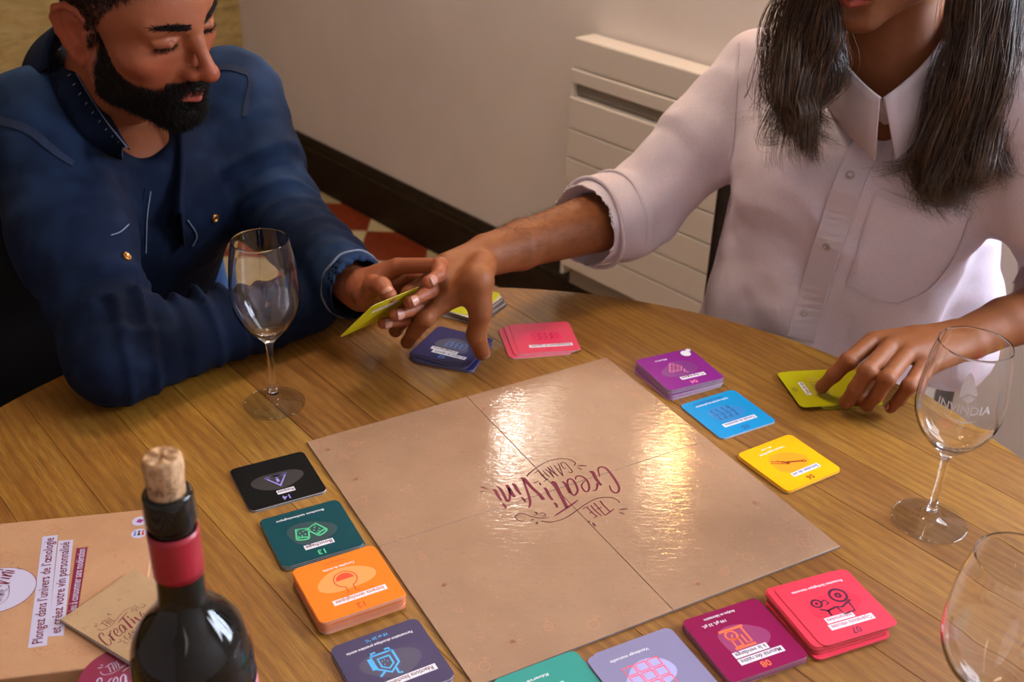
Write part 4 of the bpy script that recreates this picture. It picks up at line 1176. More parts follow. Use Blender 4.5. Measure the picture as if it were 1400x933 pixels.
def sdf_mesh(ops, lo, hi, h, smooth=0):
    lo = np.asarray(lo, float); hi = np.asarray(hi, float)
    n = np.ceil((hi-lo)/h).astype(int)+1
    F = np.full(n, 0.25, np.float32)
    ax = [lo[i]+h*np.arange(n[i]) for i in range(3)]
    for op, pr, k in ops:
        mg = k*1.0+2.5*h
        i0 = np.maximum(np.floor((pr.lo-mg-lo)/h).astype(int), 0); i1 = np.minimum(np.ceil((pr.hi+mg-lo)/h).astype(int)+1, n)
        if (i1 <= i0).any(): continue
        sl = tuple(slice(a, b) for a, b in zip(i0, i1))
        X, Y, Z = np.meshgrid(ax[0][sl[0]], ax[1][sl[1]], ax[2][sl[2]], indexing='ij')
        d = pr.d(np.stack([X, Y, Z], -1)).astype(np.float32)
        f = F[sl]
        if op == 'u':
            if k > 0:
                hh = np.maximum(k-np.abs(f-d), 0)/k
                F[sl] = np.minimum(f, d)-hh*hh*k*0.25
            else: F[sl] = np.minimum(f, d)
        elif op == 's':
            d = -d
            if k > 0:
                hh = np.maximum(k-np.abs(f-d), 0)/k
                F[sl] = np.maximum(f, d)+hh*hh*k*0.25
            else: F[sl] = np.maximum(f, d)
    F[0] = F[-1] = 0.05; F[:, 0] = F[:, -1] = 0.05; F[:, :, 0] = F[:, :, -1] = 0.05
    ins = F < 0
    c = [ins[i:n[0]-1+i, j:n[1]-1+j, k:n[2]-1+k] for i in (0, 1) for j in (0, 1) for k in (0, 1)]
    s = sum(x.astype(np.int8) for x in c)
    cell = (s > 0) & (s < 8)
    idx = np.full(cell.shape, -1, np.int64)
    ci = np.argwhere(cell); idx[tuple(ci.T)] = np.arange(len(ci))
    acc = np.zeros((len(ci), 3)); cnt = np.zeros(len(ci))
    corners = [(i, j, k) for i in (0, 1) for j in (0, 1) for k in (0, 1)]
    vals = {q: F[ci[:, 0]+q[0], ci[:, 1]+q[1], ci[:, 2]+q[2]] for q in corners}
    for q in corners:
        for axn in range(3):
            if q[axn] == 0:
                p = list(q); p[axn] = 1; p = tuple(p)
                a, b = vals[q], vals[p]
                m = (a < 0) != (b < 0)
                t = np.where(m, a/(a-b+1e-20), 0)
                for z in range(3):
                    acc[:, z] += np.where(m, q[z]+(t if z == axn else 0), 0)
                cnt += m
    V = lo+h*(ci+acc/cnt[:, None])
    quads = []
    for axn in range(3):
        o1, o2 = [(1, 2), (2, 0), (0, 1)][axn]
        sl0 = [slice(1, n[z]-1) for z in range(3)]; sl1 = list(sl0)
        sl0[axn] = slice(0, n[axn]-1); sl1[axn] = slice(1, n[axn])
        a = ins[tuple(sl0)]; b = ins[tuple(sl1)]
        e = np.argwhere(a != b)
        if not len(e): continue
        off = np.array([1, 1, 1]); off[axn] = 0
        e = e+off
        sgn = a[tuple((e-off).T)]
        d1 = np.zeros(3, int); d1[o1] = 1; d2 = np.zeros(3, int); d2[o2] = 1
        g = lambda x: idx[tuple(x.T)]
        q = np.stack([g(e-d1-d2), g(e-d2), g(e), g(e-d1)], 1)
        q[~sgn] = q[~sgn][:, ::-1]
        quads.append(q)
    Q = np.vstack(quads)
    Q = Q[(Q >= 0).all(1)]
    for _ in range(smooth): V = relax(V, Q, 0.5)
    return V, Q
def relax(V, Q, a=0.5):
    S = np.zeros_like(V); C = np.zeros(len(V))
    for i in range(4):
        for j in ((i+1) % 4, (i-1) % 4):
            for z in range(3): S[:, z] += np.bincount(Q[:, i], V[Q[:, j], z], len(V))
            C += np.bincount(Q[:, i], minlength=len(V))
    return V*(1-a)+a*S/np.maximum(C, 1)[:, None]
def vnormals(V, Q):
    fn = np.cross(V[Q[:, 2]]-V[Q[:, 0]], V[Q[:, 3]]-V[Q[:, 1]])
    Nn = np.zeros_like(V)
    for i in range(4):
        for z in range(3): Nn[:, z] += np.bincount(Q[:, i], fn[:, z], len(V))
    return Nn/(np.linalg.norm(Nn, axis=1)[:, None]+1e-12)
def join_vq(parts):
    Vs, Qs, k = [], [], 0
    for V, Q in parts: Vs.append(V); Qs.append(Q+k); k += len(V)
    return np.vstack(Vs), np.vstack(Qs)
def np_mesh(name, V, Q, m=None, parent=None, smooth=True, cols=None):
    me = bpy.data.meshes.new(name)
    me.vertices.add(len(V)); me.vertices.foreach_set('co', V.astype(np.float32).ravel())
    nq, w = Q.shape
    me.loops.add(nq*w); me.loops.foreach_set('vertex_index', Q.astype(np.int32).ravel())
    me.polygons.add(nq); me.polygons.foreach_set('loop_start', np.arange(0, nq*w, w, dtype=np.int32))
    try: me.polygons.foreach_set('loop_total', np.full(nq, w, np.int32))
    except Exception: pass
    me.update(calc_edges=True)
    me.validate()
    if cols is not None:
        at = me.color_attributes.new('Tint', 'FLOAT_COLOR', 'POINT')
        at.data.foreach_set('color', np.c_[cols, np.ones(len(cols))].astype(np.float32).ravel())
    o = link_mesh(name, me, parent, m, smooth)
    return o
def hash3(i, j, k, seed=0):
    x = (i*374761393+j*668265263+k*2147483647+seed*974634777) & 0xffffffff
    x = ((x ^ (x >> 13))*1274126177) & 0xffffffff
    return ((x ^ (x >> 16)) & 0xffff)/65535.0
def vnoise(P, scale, seed=0):
    q = np.asarray(P)*scale
    i = np.floor(q).astype(np.int64); f = q-i; f = f*f*(3-2*f)
    r = 0
    for a in (0, 1):
        for b in (0, 1):
            for c in (0, 1):
                w = (f[:, 0] if a else 1-f[:, 0])*(f[:, 1] if b else 1-f[:, 1])*(f[:, 2] if c else 1-f[:, 2])
                r = r+w*hash3(i[:, 0]+a, i[:, 1]+b, i[:, 2]+c, seed)
    return r*2-1
def seg_param(P, a, b):
    a, b = np.asarray(a, float), np.asarray(b, float)
    ab = b-a; t = ((P-a)@ab)/(ab@ab)
    tc = np.clip(t, 0, 1)
    q = P-a-tc[:, None]*ab
    return t, np.sqrt((q*q).sum(1)), q
def sstep(a, b, x):
    t = np.clip((x-a)/(b-a), 0, 1); return t*t*(3-2*t)
def frame3(yaw, pitch, roll=0.0):
    # yaw: turned from facing the camera (-y) towards +x ; returns rows (right-hand side of the person, forward, up)
    Fh = A(math.sin(yaw), -math.cos(yaw), 0); Z = A(0, 0, 1)
    Fv = Fh*math.cos(pitch)-Z*math.sin(pitch); Uv = Fh*math.sin(pitch)+Z*math.cos(pitch); X = np.cross(Fv, Uv)
    X2 = X*math.cos(roll)+Uv*math.sin(roll); U2 = -X*math.sin(roll)+Uv*math.cos(roll)
    return np.array([X2, Fv, U2])

# ---------------------------------------------------------------- head, in centimetres of its own frame (x to the person's right, y forward, z up; 0 = between the ears at eye level)
def head_ops(O, R, beard=True, sc=1.0):
    T = lambda p: O+sc*0.01*(np.asarray(p, float)@R)
    ops = []
    def E(c, r, k, op='u', rot=None):
        RR = R if rot is None else rot@R
        ops.append((op, Ell(T(c), np.asarray(r, float)*0.01*sc, RR), k*0.01))
    def C(a, b, ra, rb, k, op='u'): ops.append((op, Cap(T(a), T(b), ra*0.01*sc, rb*0.01*sc), k*0.01))
    E((0, -1.4, 4.0), (7.4, 9.4, 7.6), 0.5)
    E((0, 2.6, 2.2), (6.6, 6.3, 5.6), 2.0)
    E((0, 2.6, -3.4), (6.1, 5.9, 7.6), 2.0)
    for s in (-1, 1):
        C((s*5.9, -0.3, -4.6), (s*5.0, 1.2, -7.2), 1.3, 1.4, 2.0)
        C((s*5.0, 1.2, -7.2), (s*1.8, 6.2, -10.2), 1.4, 1.3, 2.0)
    E((0, 7.1, -10.2), (2.1, 1.6, 1.7), 2.0)
    E((0, 6.6, -6.8), (3.0, 2.0, 2.6), 1.6)
    for s in (-1, 1):
        E((s*4.7, 5.0, -2.6), (1.9, 1.9, 1.6), 1.8)
        C((s*0.9, 8.0, 1.75), (s*4.6, 6.3, 1.7), 0.85, 0.75, 1.2)
    for s in (-1, 1):
        E((s*3.15, 9.0, -0.15), (1.75, 1.35, 1.15), 1.2, 's')
        E((s*3.15, 6.75, -0.15), (1.35, 1.35, 1.22), 0.35)            # eyeball under the lids
        C((s*1.9, 7.75, -0.35), (s*4.3, 7.05, -0.05), 0.22, 0.20, 0.5)  # lower lid
        C((s*2.0, 8.0, 0.25), (s*3.2, 8.1, 0.0), 0.25, 0.28, 0.45); C((s*3.2, 8.1, 0.0), (s*4.5, 7.0, 0.15), 0.28, 0.2, 0.45)
    C((0, 8.1, 1.3), (0, 9.0, -0.4), 0.80, 0.72, 1.1)
    C((0, 9.0, -0.4), (0, 10.9, -3.4), 0.68, 0.85, 0.8)
    E((0, 10.9, -3.7), (1.0, 1.0, 0.85), 0.7)
    for s in (-1, 1):
        E((s*1.3, 9.35, -4.0), (0.72, 1.0, 0.72), 1.0)
        E((s*0.65, 10.1, -4.75), (0.38, 0.62, 0.35), 0.25, 's')
    # mouth
    for s in (-1, 1):
        C((0, 8.95, -6.55), (s*2.3, 7.9, -7.15), 0.46, 0.26, 0.5)
        C((0, 8.80, -7.75), (s*2.0, 7.95, -7.35), 0.60, 0.32, 0.5)
        C((0, 9.7, -7.16), (s*2.3, 8.3, -7.25), 0.10, 0.10, 0.25, 's')
    C((-0.0, 9.4, -5.2), (0, 9.2, -6.0), 0.18, 0.18, 0.5, 's')
    E((0, 8.9, -8.9), (1.6, 0.7, 0.5), 0.8, 's')
    # ears
    for s in (-1, 1):
        al = -0.42
        er = np.array([[math.cos(al), -s*math.sin(al), 0], [s*math.sin(al), math.cos(al), 0], [0, 0, 1]])
        rot = lambda p: (A(p[0]*s, p[1], p[2]))
        E((s*7.45, -1.2, -1.2), (0.80, 1.9, 3.0), 0.5, 'u', er)
        C((s*6.6, -0.6, -1.0), (s*7.6, -1.3, -0.6), 1.2, 1.0, 0.4)
        E((s*8.35, -1.0, -0.6), (0.50, 1.15, 1.75), 0.4, 's', er)
        E((s*7.75, -1.3, 0.3), (0.42, 1.55, 1.9), 0.3, 'u', er)
        E((s*8.35, -0.75, -0.7), (0.62, 0.85, 1.35), 0.3, 's', er)
        ring = [(7.5, 0.3, 0.2), (7.75, 0.35, 1.2), (8.1, -0.5, 2.1), (8.45, -1.6, 2.35), (8.75, -2.7, 1.7), (8.8, -3.1, 0.4), (8.55, -2.8, -1.2), (8.1, -2.2, -2.6), (7.8, -1.4, -3.8), (7.5, -0.7, -4.3), (7.3, -0.2, -3.6)]
        ring = [(s*p[0], p[1], p[2]) for p in ring]
        rad = [.28, .32, .36, .40, .42, .40, .38, .42, .52, .55, .4]
        for i in range(len(ring)-1): C(ring[i], ring[i+1], rad[i], rad[i+1], 0.3)
        for i, (a_, b_) in enumerate((((8.1, -2.2, 1.0), (8.1, -2.0, -0.8)), ((8.1, -2.0, -0.8), (7.8, -0.9, -2.2)))): C((s*a_[0], a_[1], a_[2]), (s*b_[0], b_[1], b_[2]), 0.28, 0.28, 0.35)
        C((s*7.55, 0.35, -0.9), (s*7.5, 0.3, -2.0), 0.42, 0.36, 0.35)
    return ops, T
def head_tint(P, O, R, sc=1.0, skin=(0.50, 0.215, 0.115), beard=True, lip=(0.34, 0.070, 0.050), shadow=1.0):
    q = ((P-O)@R.T)/(0.01*sc)
    x, y, z = np.abs(q[:, 0]), q[:, 1], q[:, 2]
    c = np.tile(np.array(skin), (len(P), 1))
    def mixin(m, col):
        nonlocal c
        m = np.clip(m, 0, 1)[:, None]; c = c*(1-m)+np.array(col)*m
    nz = vnoise(P, 120, 3)*0.5+vnoise(P, 45, 4)*0.5
    mixin(0.22*sstep(-0.4, 0.8, nz), (skin[0]*0.78, skin[1]*0.66, skin[2]*0.62))
    red = (skin[0]*1.02, skin[1]*0.62, skin[2]*0.60)
    mixin(0.55*np.exp(-((x-4.2)**2+(z+3)**2)/5)*(y > 3), red)
    mixin(0.65*np.exp(-(x**2/2.5+(z+3.8)**2/2.2))*(y > 8), red)
    mixin(0.65*(x > 7.5)*(y < 1.5), (skin[0]*0.95, skin[1]*0.55, skin[2]*0.52))
    # lips
    zl = -7.2+0.02*x
    lipm = sstep(0.95, 0.75, np.sqrt((x/2.5)**2+((z-zl)/np.where(z > zl, 0.72, 0.98))**2))*(y > 7.2)
    mixin(lipm, lip)
    mixin(sstep(0.16, 0.05, np.abs(z-zl))*(x < 2.3)*(y > 7.4)*0.8, (0.10, 0.02, 0.015))
    # lash line, and painted shade of the lid crease
    lz = -0.55-0.06*(x-3.2)**2*-1
    mixin(sstep(0.20, 0.06, np.abs(z-(-0.42)+0.10*(x-3.1)**2*-1*-1))*(x > 1.8)*(x < 4.6)*(y > 5.8)*0.85, (0.03, 0.015, 0.01))
    mixin(sstep(0.28, 0.10, np.abs(z-0.95))*(x > 1.9)*(x < 4.4)*(y > 5.5)*0.30, (skin[0]*0.5, skin[1]*0.4, skin[2]*0.4))
    return c, q, lipm
def beard_mask(q):
    x, y, z = np.abs(q[:, 0]), q[:, 1], q[:, 2]
    # upper border of the beard on the cheek, from the sideburn in front of the ear to the moustache
    up = np.interp(y, [0.2, 1.5, 3.0, 4.5, 6.0, 7.5, 8.6], [1.5, -2.2, -4.6, -5.6, -6.1, -5.9, -5.6])
    low = np.interp(y, [-0.5, 1.0, 3.0, 6.0, 8.5], [-6.6, -8.6, -10.5, -13.0, -14])
    m = sstep(up+0.5, up-0.5, z)*sstep(low-0.6, low+0.3, z)*sstep(0.25, 0.9, y)
    # moustache
    mo = sstep(-4.9, -5.4, z)*sstep(-7.0, -6.6, z)*(x < 3.4)*(y > 7.0)
    m = np.maximum(m, mo)
    return m
def strands(name, roots, dirs, length, rad, m, parent, curl=0.25, seg=2, seed=1, down=None):
    """short hairs as tapered three-sided blades"""
    r = np.random.default_rng(seed)
    n = len(roots)
    L_ = length if not np.isscalar(length) else np.full(n, length)
    dirs = dirs+r.normal(0, 0.25, dirs.shape)*1.0
    dirs /= np.linalg.norm(dirs, axis=1)[:, None]
    bend = r.normal(0, 1, dirs.shape); bend -= dirs*(bend*dirs).sum(1)[:, None]
    s1 = np.cross(dirs, r.normal(0, 1, dirs.shape)); s1 /= np.linalg.norm(s1, axis=1)[:, None]
    s2 = np.cross(dirs, s1)
    V = []; per = 3*seg+1
    for k in range(seg):
        t = k/seg
        c = roots+dirs*(L_*t)[:, None]+bend*(L_*curl*t*t)[:, None]+(0 if down is None else down*(L_*t*t*0.6)[:, None])
        w = rad*(1-0.5*t)
        for j in range(3):
            a = 2*PI*j/3
            V.append(c+w*(math.cos(a)*s1+math.sin(a)*s2))
    V.append(roots+dirs*L_[:, None]+bend*(L_*curl)[:, None]+(0 if down is None else down*(L_*0.6)[:, None]))
    V = np.stack(V, 1).reshape(-1, 3)
    T3 = []
    for k in range(seg-1):
        for j in range(3):
            a, b = 3*k+j, 3*k+(j+1) % 3
            T3 += [(a, b, b+3), (a, b+3, a+3)]
    for j in range(3): T3.append((3*(seg-1)+j, 3*(seg-1)+(j+1) % 3, 3*seg))
    T3 = np.array(T3)
    Q = (T3[None]+(np.arange(n)*per)[:, None, None]).reshape(-1, 3)
    o = np_mesh(name, V, Q, m, parent, False); o['kind'] = 'stuff'
    return o
def sample_faces(V, Q, mask, n, seed=0):
    r = np.random.default_rng(seed)
    w = mask[Q].mean(1)
    ar = np.linalg.norm(np.cross(V[Q[:, 2]]-V[Q[:, 0]], V[Q[:, 3]]-V[Q[:, 1]]), axis=1)*w
    f = r.choice(len(Q), n, p=ar/ar.sum())
    u, v = r.random(n)[:, None], r.random(n)[:, None]
    a = V[Q[f, 0]]*(1-u)+V[Q[f, 1]]*u; b = V[Q[f, 3]]*(1-u)+V[Q[f, 2]]*u
    return a*(1-v)+b*v, f
def skin_mat(name, rough=0.45):
    m = new_mat(name, (0.5, 0.25, 0.15), rough)
    at = N(m, 'ShaderNodeAttribute', attribute_name='Tint')
    v = coords(m)
    c = mixc(m, ramp(m, noise(m, v, 90, 5, 0.6), [(0.35, g3(0)), (0.75, g3(0.22))]), at.outputs['Color'], (0.30, 0.09, 0.05))
    set_base(m, c)
    b = bsdf(m)
    b.inputs['Specular IOR Level'].default_value = 0.32
    b.inputs['Subsurface Weight'].default_value = 0.12
    b.inputs['Subsurface Radius'].default_value = (0.010, 0.004, 0.002)
    b.inputs['Subsurface Scale'].default_value = 0.5
    set_norm(m, bump(m, noise(m, v, 420, 4, 0.6), 0.18, 0.0006, bump(m, noise(m, v, 110, 3), 0.15, 0.001)))
    return m
# ---------------------------------------------------------------- hand from joints: wrist, and for each finger the list of joints
def hand_ops(wrist, elbow, fingers, thumb, rw=0.026, re=0.040, wdir=None, scale=1.0):
    ops = []
    mcp = [f[0] for f in fingers]
    w = np.asarray(wrist, float)
    wd = norm(mcp[-1]-mcp[0]) if wdir is None else norm(wdir)
    ax = norm(np.asarray(elbow)-w)
    ops.append(('u', Cap(w, w+ax*0.06, rw*0.82, rw*0.95, wd, 1.25), 0.004))
    ops.append(('u', Cap(w+ax*0.06, elbow, rw*0.95, re, wd, 1.1), 0.01))
    for i, p in enumerate(mcp):
        a = w+(p-w)*0.12+wd*(i-1.5)*0.008
        ops.append(('u', Cap(a, p-(p-w)*0.06, 0.0135*scale, 0.0112*scale), 0.010))
    fr = [(0.0100, 0.0090, 0.0080, 0.0068), (0.0102, 0.0092, 0.0082, 0.0070), (0.0097, 0.0087, 0.0078, 0.0067), (0.0088, 0.0078, 0.0070, 0.0060)]
    for f, rr_ in zip(fingers, fr):
        rr_ = [x*scale for x in rr_]
        P = [np.asarray(p, float) for p in f]
        for i in range(len(P)-1):
            ops.append(('u', Cap(P[i], P[i+1], rr_[i], rr_[i+1]), 0.0035))
        ops.append(('u', Ell(P[1], (rr_[1]*1.05,)*3), 0.003))
        ops.append(('u', Ell(P[-1], (rr_[3]*1.08,)*3), 0.003))
    t = [np.asarray(p, float) for p in thumb]
    tr = [0.0135*scale, 0.0115*scale, 0.0104*scale, 0.0090*scale]
    ops.append(('u', Cap(w+(t[0]-w)*0.4, t[0], 0.016*scale, 0.0165*scale), 0.012))
    ops.append(('u', Cap(t[0], mcp[0]*0.55+w*0.45, 0.013*scale, 0.011*scale), 0.012))
    for i in range(len(t)-1):
        ops.append(('u', Cap(t[i], t[i+1], tr[min(i, 3)], tr[min(i+1, 3)]), 0.005))
    return ops
def hand_tint(P, fingers, thumb, skin, nails=()):
    c = np.tile(np.array(skin), (len(P), 1))
    nz = vnoise(P, 150, 5)
    m = (0.25*sstep(-0.2, 0.9, nz))[:, None]; c = c*(1-m)+np.array((skin[0]*0.8, skin[1]*0.66, skin[2]*0.6))*m
    for f in list(fingers)+[thumb]:
        for j, wgt, rd in ((1, 0.40, 0.010), (2, 0.30, 0.008), (len(f)-1, 0.45, 0.012)):
            if j >= len(f): continue
            d = np.linalg.norm(P-np.asarray(f[j]), axis=1)
            m = (wgt*np.exp(-(d/rd)**2))[:, None]; c = c*(1-m)+np.array((skin[0]*1.0, skin[1]*0.62, skin[2]*0.60))*m
    return c
def nail(parent, tip, prev, outn, m, r=0.0075, ln=0.0105):
    """a slightly domed nail plate on the back of a fingertip"""
    tip, prev = np.asarray(tip, float), np.asarray(prev, float)
    t = norm(tip-prev); n = norm(outn); n = norm(n-t*(n@t)); b = np.cross(t, n)
    vs, fs = [], []
    nu, nv = 7, 7
    for i in range(nu):
        for j in range(nv):
            u = (i/(nu-1)-0.5)*2; v = (j/(nv-1)-0.5)*2
            uu = u*math.sqrt(1-v*v/2.2); vv = v*math.sqrt(1-u*u/2.2)
            a = uu*0.95
            p = tip-t*r*0.25+t*vv*ln*0.5+(r*1.06)*(math.cos(a)*n+math.sin(a)*b)*(1-0.05*vv*vv)
            vs.append(p)
    for i in range(nu-1):
        for j in range(nv-1):
            a = i*nv+j; fs.append((a, a+1, a+nv+1, a+nv))
    o = mesh_from('fingernail', vs, fs, m, parent, True)
    md = o.modifiers.new('thick', 'SOLIDIFY'); md.thickness = 0.0006; md.offset = 1
    return o
# ================================================================ PEOPLE
M_SKIN1 = skin_mat('olive_skin', 0.5)
M_SKIN2 = skin_mat('tanned_skin', 0.55)
M_NAIL = new_mat('fingernail', (0.42, 0.19, 0.13), 0.35)
M_HAIRK = new_mat('black_brown_hair', (0.009, 0.006, 0.0045), 0.6, Specular_IOR_Level=0.18)
M_BROW = M_HAIRK
def cloth_mat(name, c0, c1, fade_lit=None, rough=0.85, weave=900, ws=0.2):
    m = new_mat(name, c0, rough)
    v = coords(m)
    c = ramp(m, noise(m, v, 7, 5, 0.6), [(0.3, c0), (0.7, c1)])
    if fade_lit is not None:
        at = N(m, 'ShaderNodeAttribute', attribute_name='Tint')
        c = mixc(m, math_n(m, 'MULTIPLY', at.outputs['Fac'], 1.0), c, fade_lit)
    fl = noise(m, coords(m, (1, 1, 1)), 500, 3, 0.7)
    c = mixc(m, ramp(m, fl, [(0.45, g3(0.0)), (0.7, g3(0.25))]), c, tuple(min(1, q*1.5) for q in c1))
    set_base(m, c)
    b = bsdf(m); b.inputs['Specular IOR Level'].default_value = 0.12
    set_norm(m, bump(m, noise(m, v, weave, 2, 0.5), ws, 0.0006, bump(m, noise(m, v, 30, 4, 0.6), 0.25, 0.004)))
    return m
M_DENIM = cloth_mat('blue_denim', (0.0022, 0.0052, 0.016), (0.005, 0.011, 0.032), (0.075, 0.16, 0.36))  # last colour serves both the fading and the painted highlights
M_DENIM_D = new_mat('dark_denim_seam', (0.006, 0.014, 0.040), 0.9)
M_STITCH = new_mat('pale_stitching', (0.14, 0.17, 0.24), 0.8)
M_SHIRT = cloth_mat('white_cotton', (0.60, 0.52, 0.57), (0.67, 0.58, 0.64), None, 0.8, 1400, 0.1)
M_SHIRT2 = new_mat('white_cotton_trim', (0.60, 0.52, 0.57), 0.8)
bsdf(M_SHIRT).inputs['Subsurface Weight'].default_value = 0.05
M_JEANS = cloth_mat('bright_blue_jeans', (0.05, 0.14, 0.42), (0.08, 0.20, 0.52))
M_DARKCLOTH = cloth_mat('dark_trousers', (0.012, 0.012, 0.015), (0.02, 0.02, 0.025))
M_BRASS = new_mat('brass_button', (0.45, 0.22, 0.07), 0.35, Metallic=0.9)
M_PEARL = new_mat('shirt_button', (0.42, 0.36, 0.32), 0.3)

class Surf:
    """finds points of a finished surface along the photograph's lines of sight"""
    def __init__(s, o):
        me = o.data
        vs = [v.co.copy() for v in me.vertices]; ps = [tuple(p.vertices) for p in me.polygons]
        s.t = BVHTree.FromPolygons(vs, ps)
    def hit(s, px, py):
        d = ray(px, py)
        h = s.t.ray_cast(Vector(CO), Vector(d/np.linalg.norm(d)))
        return None if h[0] is None else (np.array(h[0]), np.array(h[1]))
def ribbon_on(surf, pix, width, m, parent, name, off=0.0012, th=0.0012, n=6):
    pts = catmull([A(x, y, 0) for x, y in pix], n) if len(pix) > 2 else np.linspace(A(*pix[0], 0), A(*pix[1], 0), n+1)
    hs = [surf.hit(p[0], p[1]) for p in pts]
    hs = [h for h in hs if h is not None]
    if len(hs) < 3: return None
    P = np.array([h[0] for h in hs]); Nn = np.array([h[1] for h in hs])
    for _ in range(2):
        P[1:-1] = (P[:-2]+2*P[1:-1]+P[2:])/4; Nn[1:-1] = (Nn[:-2]+Nn[1:-1]+Nn[2:])
    Nn /= np.linalg.norm(Nn, axis=1)[:, None]
    T = np.gradient(P, axis=0); T /= np.linalg.norm(T, axis=1)[:, None]+1e-9
    B = np.cross(T, Nn); B /= np.linalg.norm(B, axis=1)[:, None]+1e-9
    P = P+Nn*off
    vs, fs = [], []
    for i in range(len(P)):
        vs += [P[i]-B[i]*width/2-Nn[i]*th, P[i]-B[i]*width/2*0.96+Nn[i]*th*0.5, P[i]+B[i]*width/2*0.96+Nn[i]*th*0.5, P[i]+B[i]*width/2-Nn[i]*th]
    for i in range(len(P)-1):
        a = 4*i
        for j in range(3): fs.append((a+j, a+j+1, a+j+5, a+j+4))
    return mesh_from(name, vs, fs, m, parent, False)
def button_on(surf, px, py, m, parent, r=0.0055, name='button'):
    h = surf.hit(px, py)
    if h is None: return
    p, n = h
    q = Vector(n).to_track_quat('Z', 'Y')
    vs, fs = lathe([(0.0, 0.0012), (r*0.55, 0.0012), (r*0.62, 0.0022), (r*0.92, 0.0022), (r, 0.0012), (r, -0.001)], 20)
    vs = [np.array(q @ Vector(v))+p+n*0.0015 for v in vs]
    return mesh_from(name, vs, fs, m, parent, True)

# ---------------------------------------------------------------- THE BEARDED MAN IN DENIM
man = empty('person', (-0.62, 1.50, 0.0))
tag(man, 'bearded person in a blue denim shirt leaning on the table, holding up a yellow card', 'person')
manP = A(-0.62, 1.50, 0.0)
SK1 = (0.29, 0.088, 0.034)
HO = A(-0.436, 1.26, 1.151); HR = frame3(1.10, 0.27, -0.15)
hops, HT = head_ops(HO, HR)
NB = D(148, 152, 1.36)                                          # base of the neck
MYAW = 1.0
BR = frame3(MYAW, 0.42)                                               # chest frame, leaning forward
BX, BF, BU3 = BR
sR = D(46, 176, 1.27); sL = D(316, 134, 1.47)
print('shoulders', sR, sL, 'neck', NB)
eR = G(158, 488, 0.805); wR = A(-0.262, 1.245, 0.79)
eL = D(378, 292, 1.40); wL = D(490, 397, 1.205)
pel = A(-0.66, 1.50, 0.54)
chest = (sR+sL)/2*0.75+NB*0.25+A(-0.01, 0.01, -0.10)
# neck
neck_ops = [('u', Cap(HT((0, -2.2, -5)), NB+A(-.005, 0.0, -0.02), 0.056, 0.062), 0.02),
            ('u', Cap(HT((4.2, -2.5, -5)), NB+BF*0.035-BX*-0.0, 0.017, 0.016), 0.02),
            ('u', Cap(HT((-4.2, -2.5, -5)), NB+BF*0.035, 0.017, 0.016), 0.02)]
def torso_ops(pel, chest, NB, sR, sL, R, g=0.0, k=0.035, fat=1.0):
    X, Fv, U = R
    o = [('u', Cap(pel, chest, 0.118*fat+g, 0.125*fat+g, X, 1.32), 0.02),
         ('u', Cap(chest, NB-U*0.03, 0.115*fat+g, 0.052+g, X, 1.3), k),
         ('u', Cap(NB-U*0.055, sR, 0.048+g, 0.055+g), k),
         ('u', Cap(NB-U*0.055, sL, 0.048+g, 0.055+g), k),
         ('u', Cap(chest+X*0.09+Fv*0.03, sR-U*0.03, 0.076+g, 0.054+g), k),
         ('u', Cap(chest-X*0.09+Fv*0.03, sL-U*0.03, 0.076+g, 0.054+g), k),
         ('u', Ell(pel-A(0, 0, 0.03), (0.17*fat+g, 0.13*fat+g, 0.11+g), np.array([X, norm(np.cross(A(0, 0, 1), X)), A(0, 0, 1)])), 0.05)]
    return o
body1 = torso_ops(pel, chest, NB, sR, sL, BR, -0.014)
body1 += chain([sR, eR], [0.046, 0.036], 0.03)+chain([eR, wR], [0.036, 0.024], 0.01)
body1 += chain([sL, eL], [0.046, 0.036], 0.03)+chain([eL, wL], [0.036, 0.025], 0.01)
# legs, seated
hipR = pel+BX*0.09+A(0, 0, -0.05); hipL = pel-BX*0.09+A(0, 0, -0.05)
kd = norm(A(BF[0], BF[1], 0))
knR = hipR+kd*0.42+BX*0.05+A(0, 0, 0.02); knL = hipL+kd*0.42-BX*0.07+A(0, 0, 0.02)
ftR = knR-kd*0.04; ftR[2] = 0.09; ftL = knL+kd*0.02; ftL[2] = 0.09
legs1 = chain([hipR, knR], [0.075, 0.055], 0.03)+chain([knR, ftR], [0.052, 0.035], 0.01)+chain([hipL, knL], [0.075, 0.055], 0.03)+chain([knL, ftL], [0.052, 0.035], 0.01)
# left hand holding the card
cO, cA, cC = A(-.155, 1.079, .875), A(-.200, 1.108, .816), A(-.108, 1.141, .870)
cN = norm(A(.563, -.486, -.669))
def on_card(px, py, off):
    d = ray(px, py); p0 = cO+cN*off
    return CO+d*((p0-CO)@cN)/(d@cN)
tipI, tipM, tipR_, tipP = cC+cN*0.0078+norm(cO-cC)*0.004+norm(cA-cO)*0.006, D(558, 415, 1.128), D(538, 432, 1.122), D(523, 443, 1.125)
F1 = [[D(545, 364, 1.195), D(601, 363, 1.172), D(600, 376, 1.150), D(586, 386, 1.132)],
      [D(556, 378, 1.210), D(603, 386, 1.185), D(590, 398, 1.155), D(561, 413, 1.128)],
      [D(556, 396, 1.215), D(597, 408, 1.190), D(577, 420, 1.155), D(541, 431, 1.125)],
      [D(546, 414, 1.215), D(578, 428, 1.185), D(556, 438, 1.155), D(524, 442, 1.130)]]
T1 = [D(504, 407, 1.165), D(510, 390, 1.150), D(522, 392, 1.135), D(532, 404, 1.118)]
hand1 = hand_ops(wL, eL, F1, T1, 0.027, 0.037, wdir=F1[3][0]-F1[0][0])
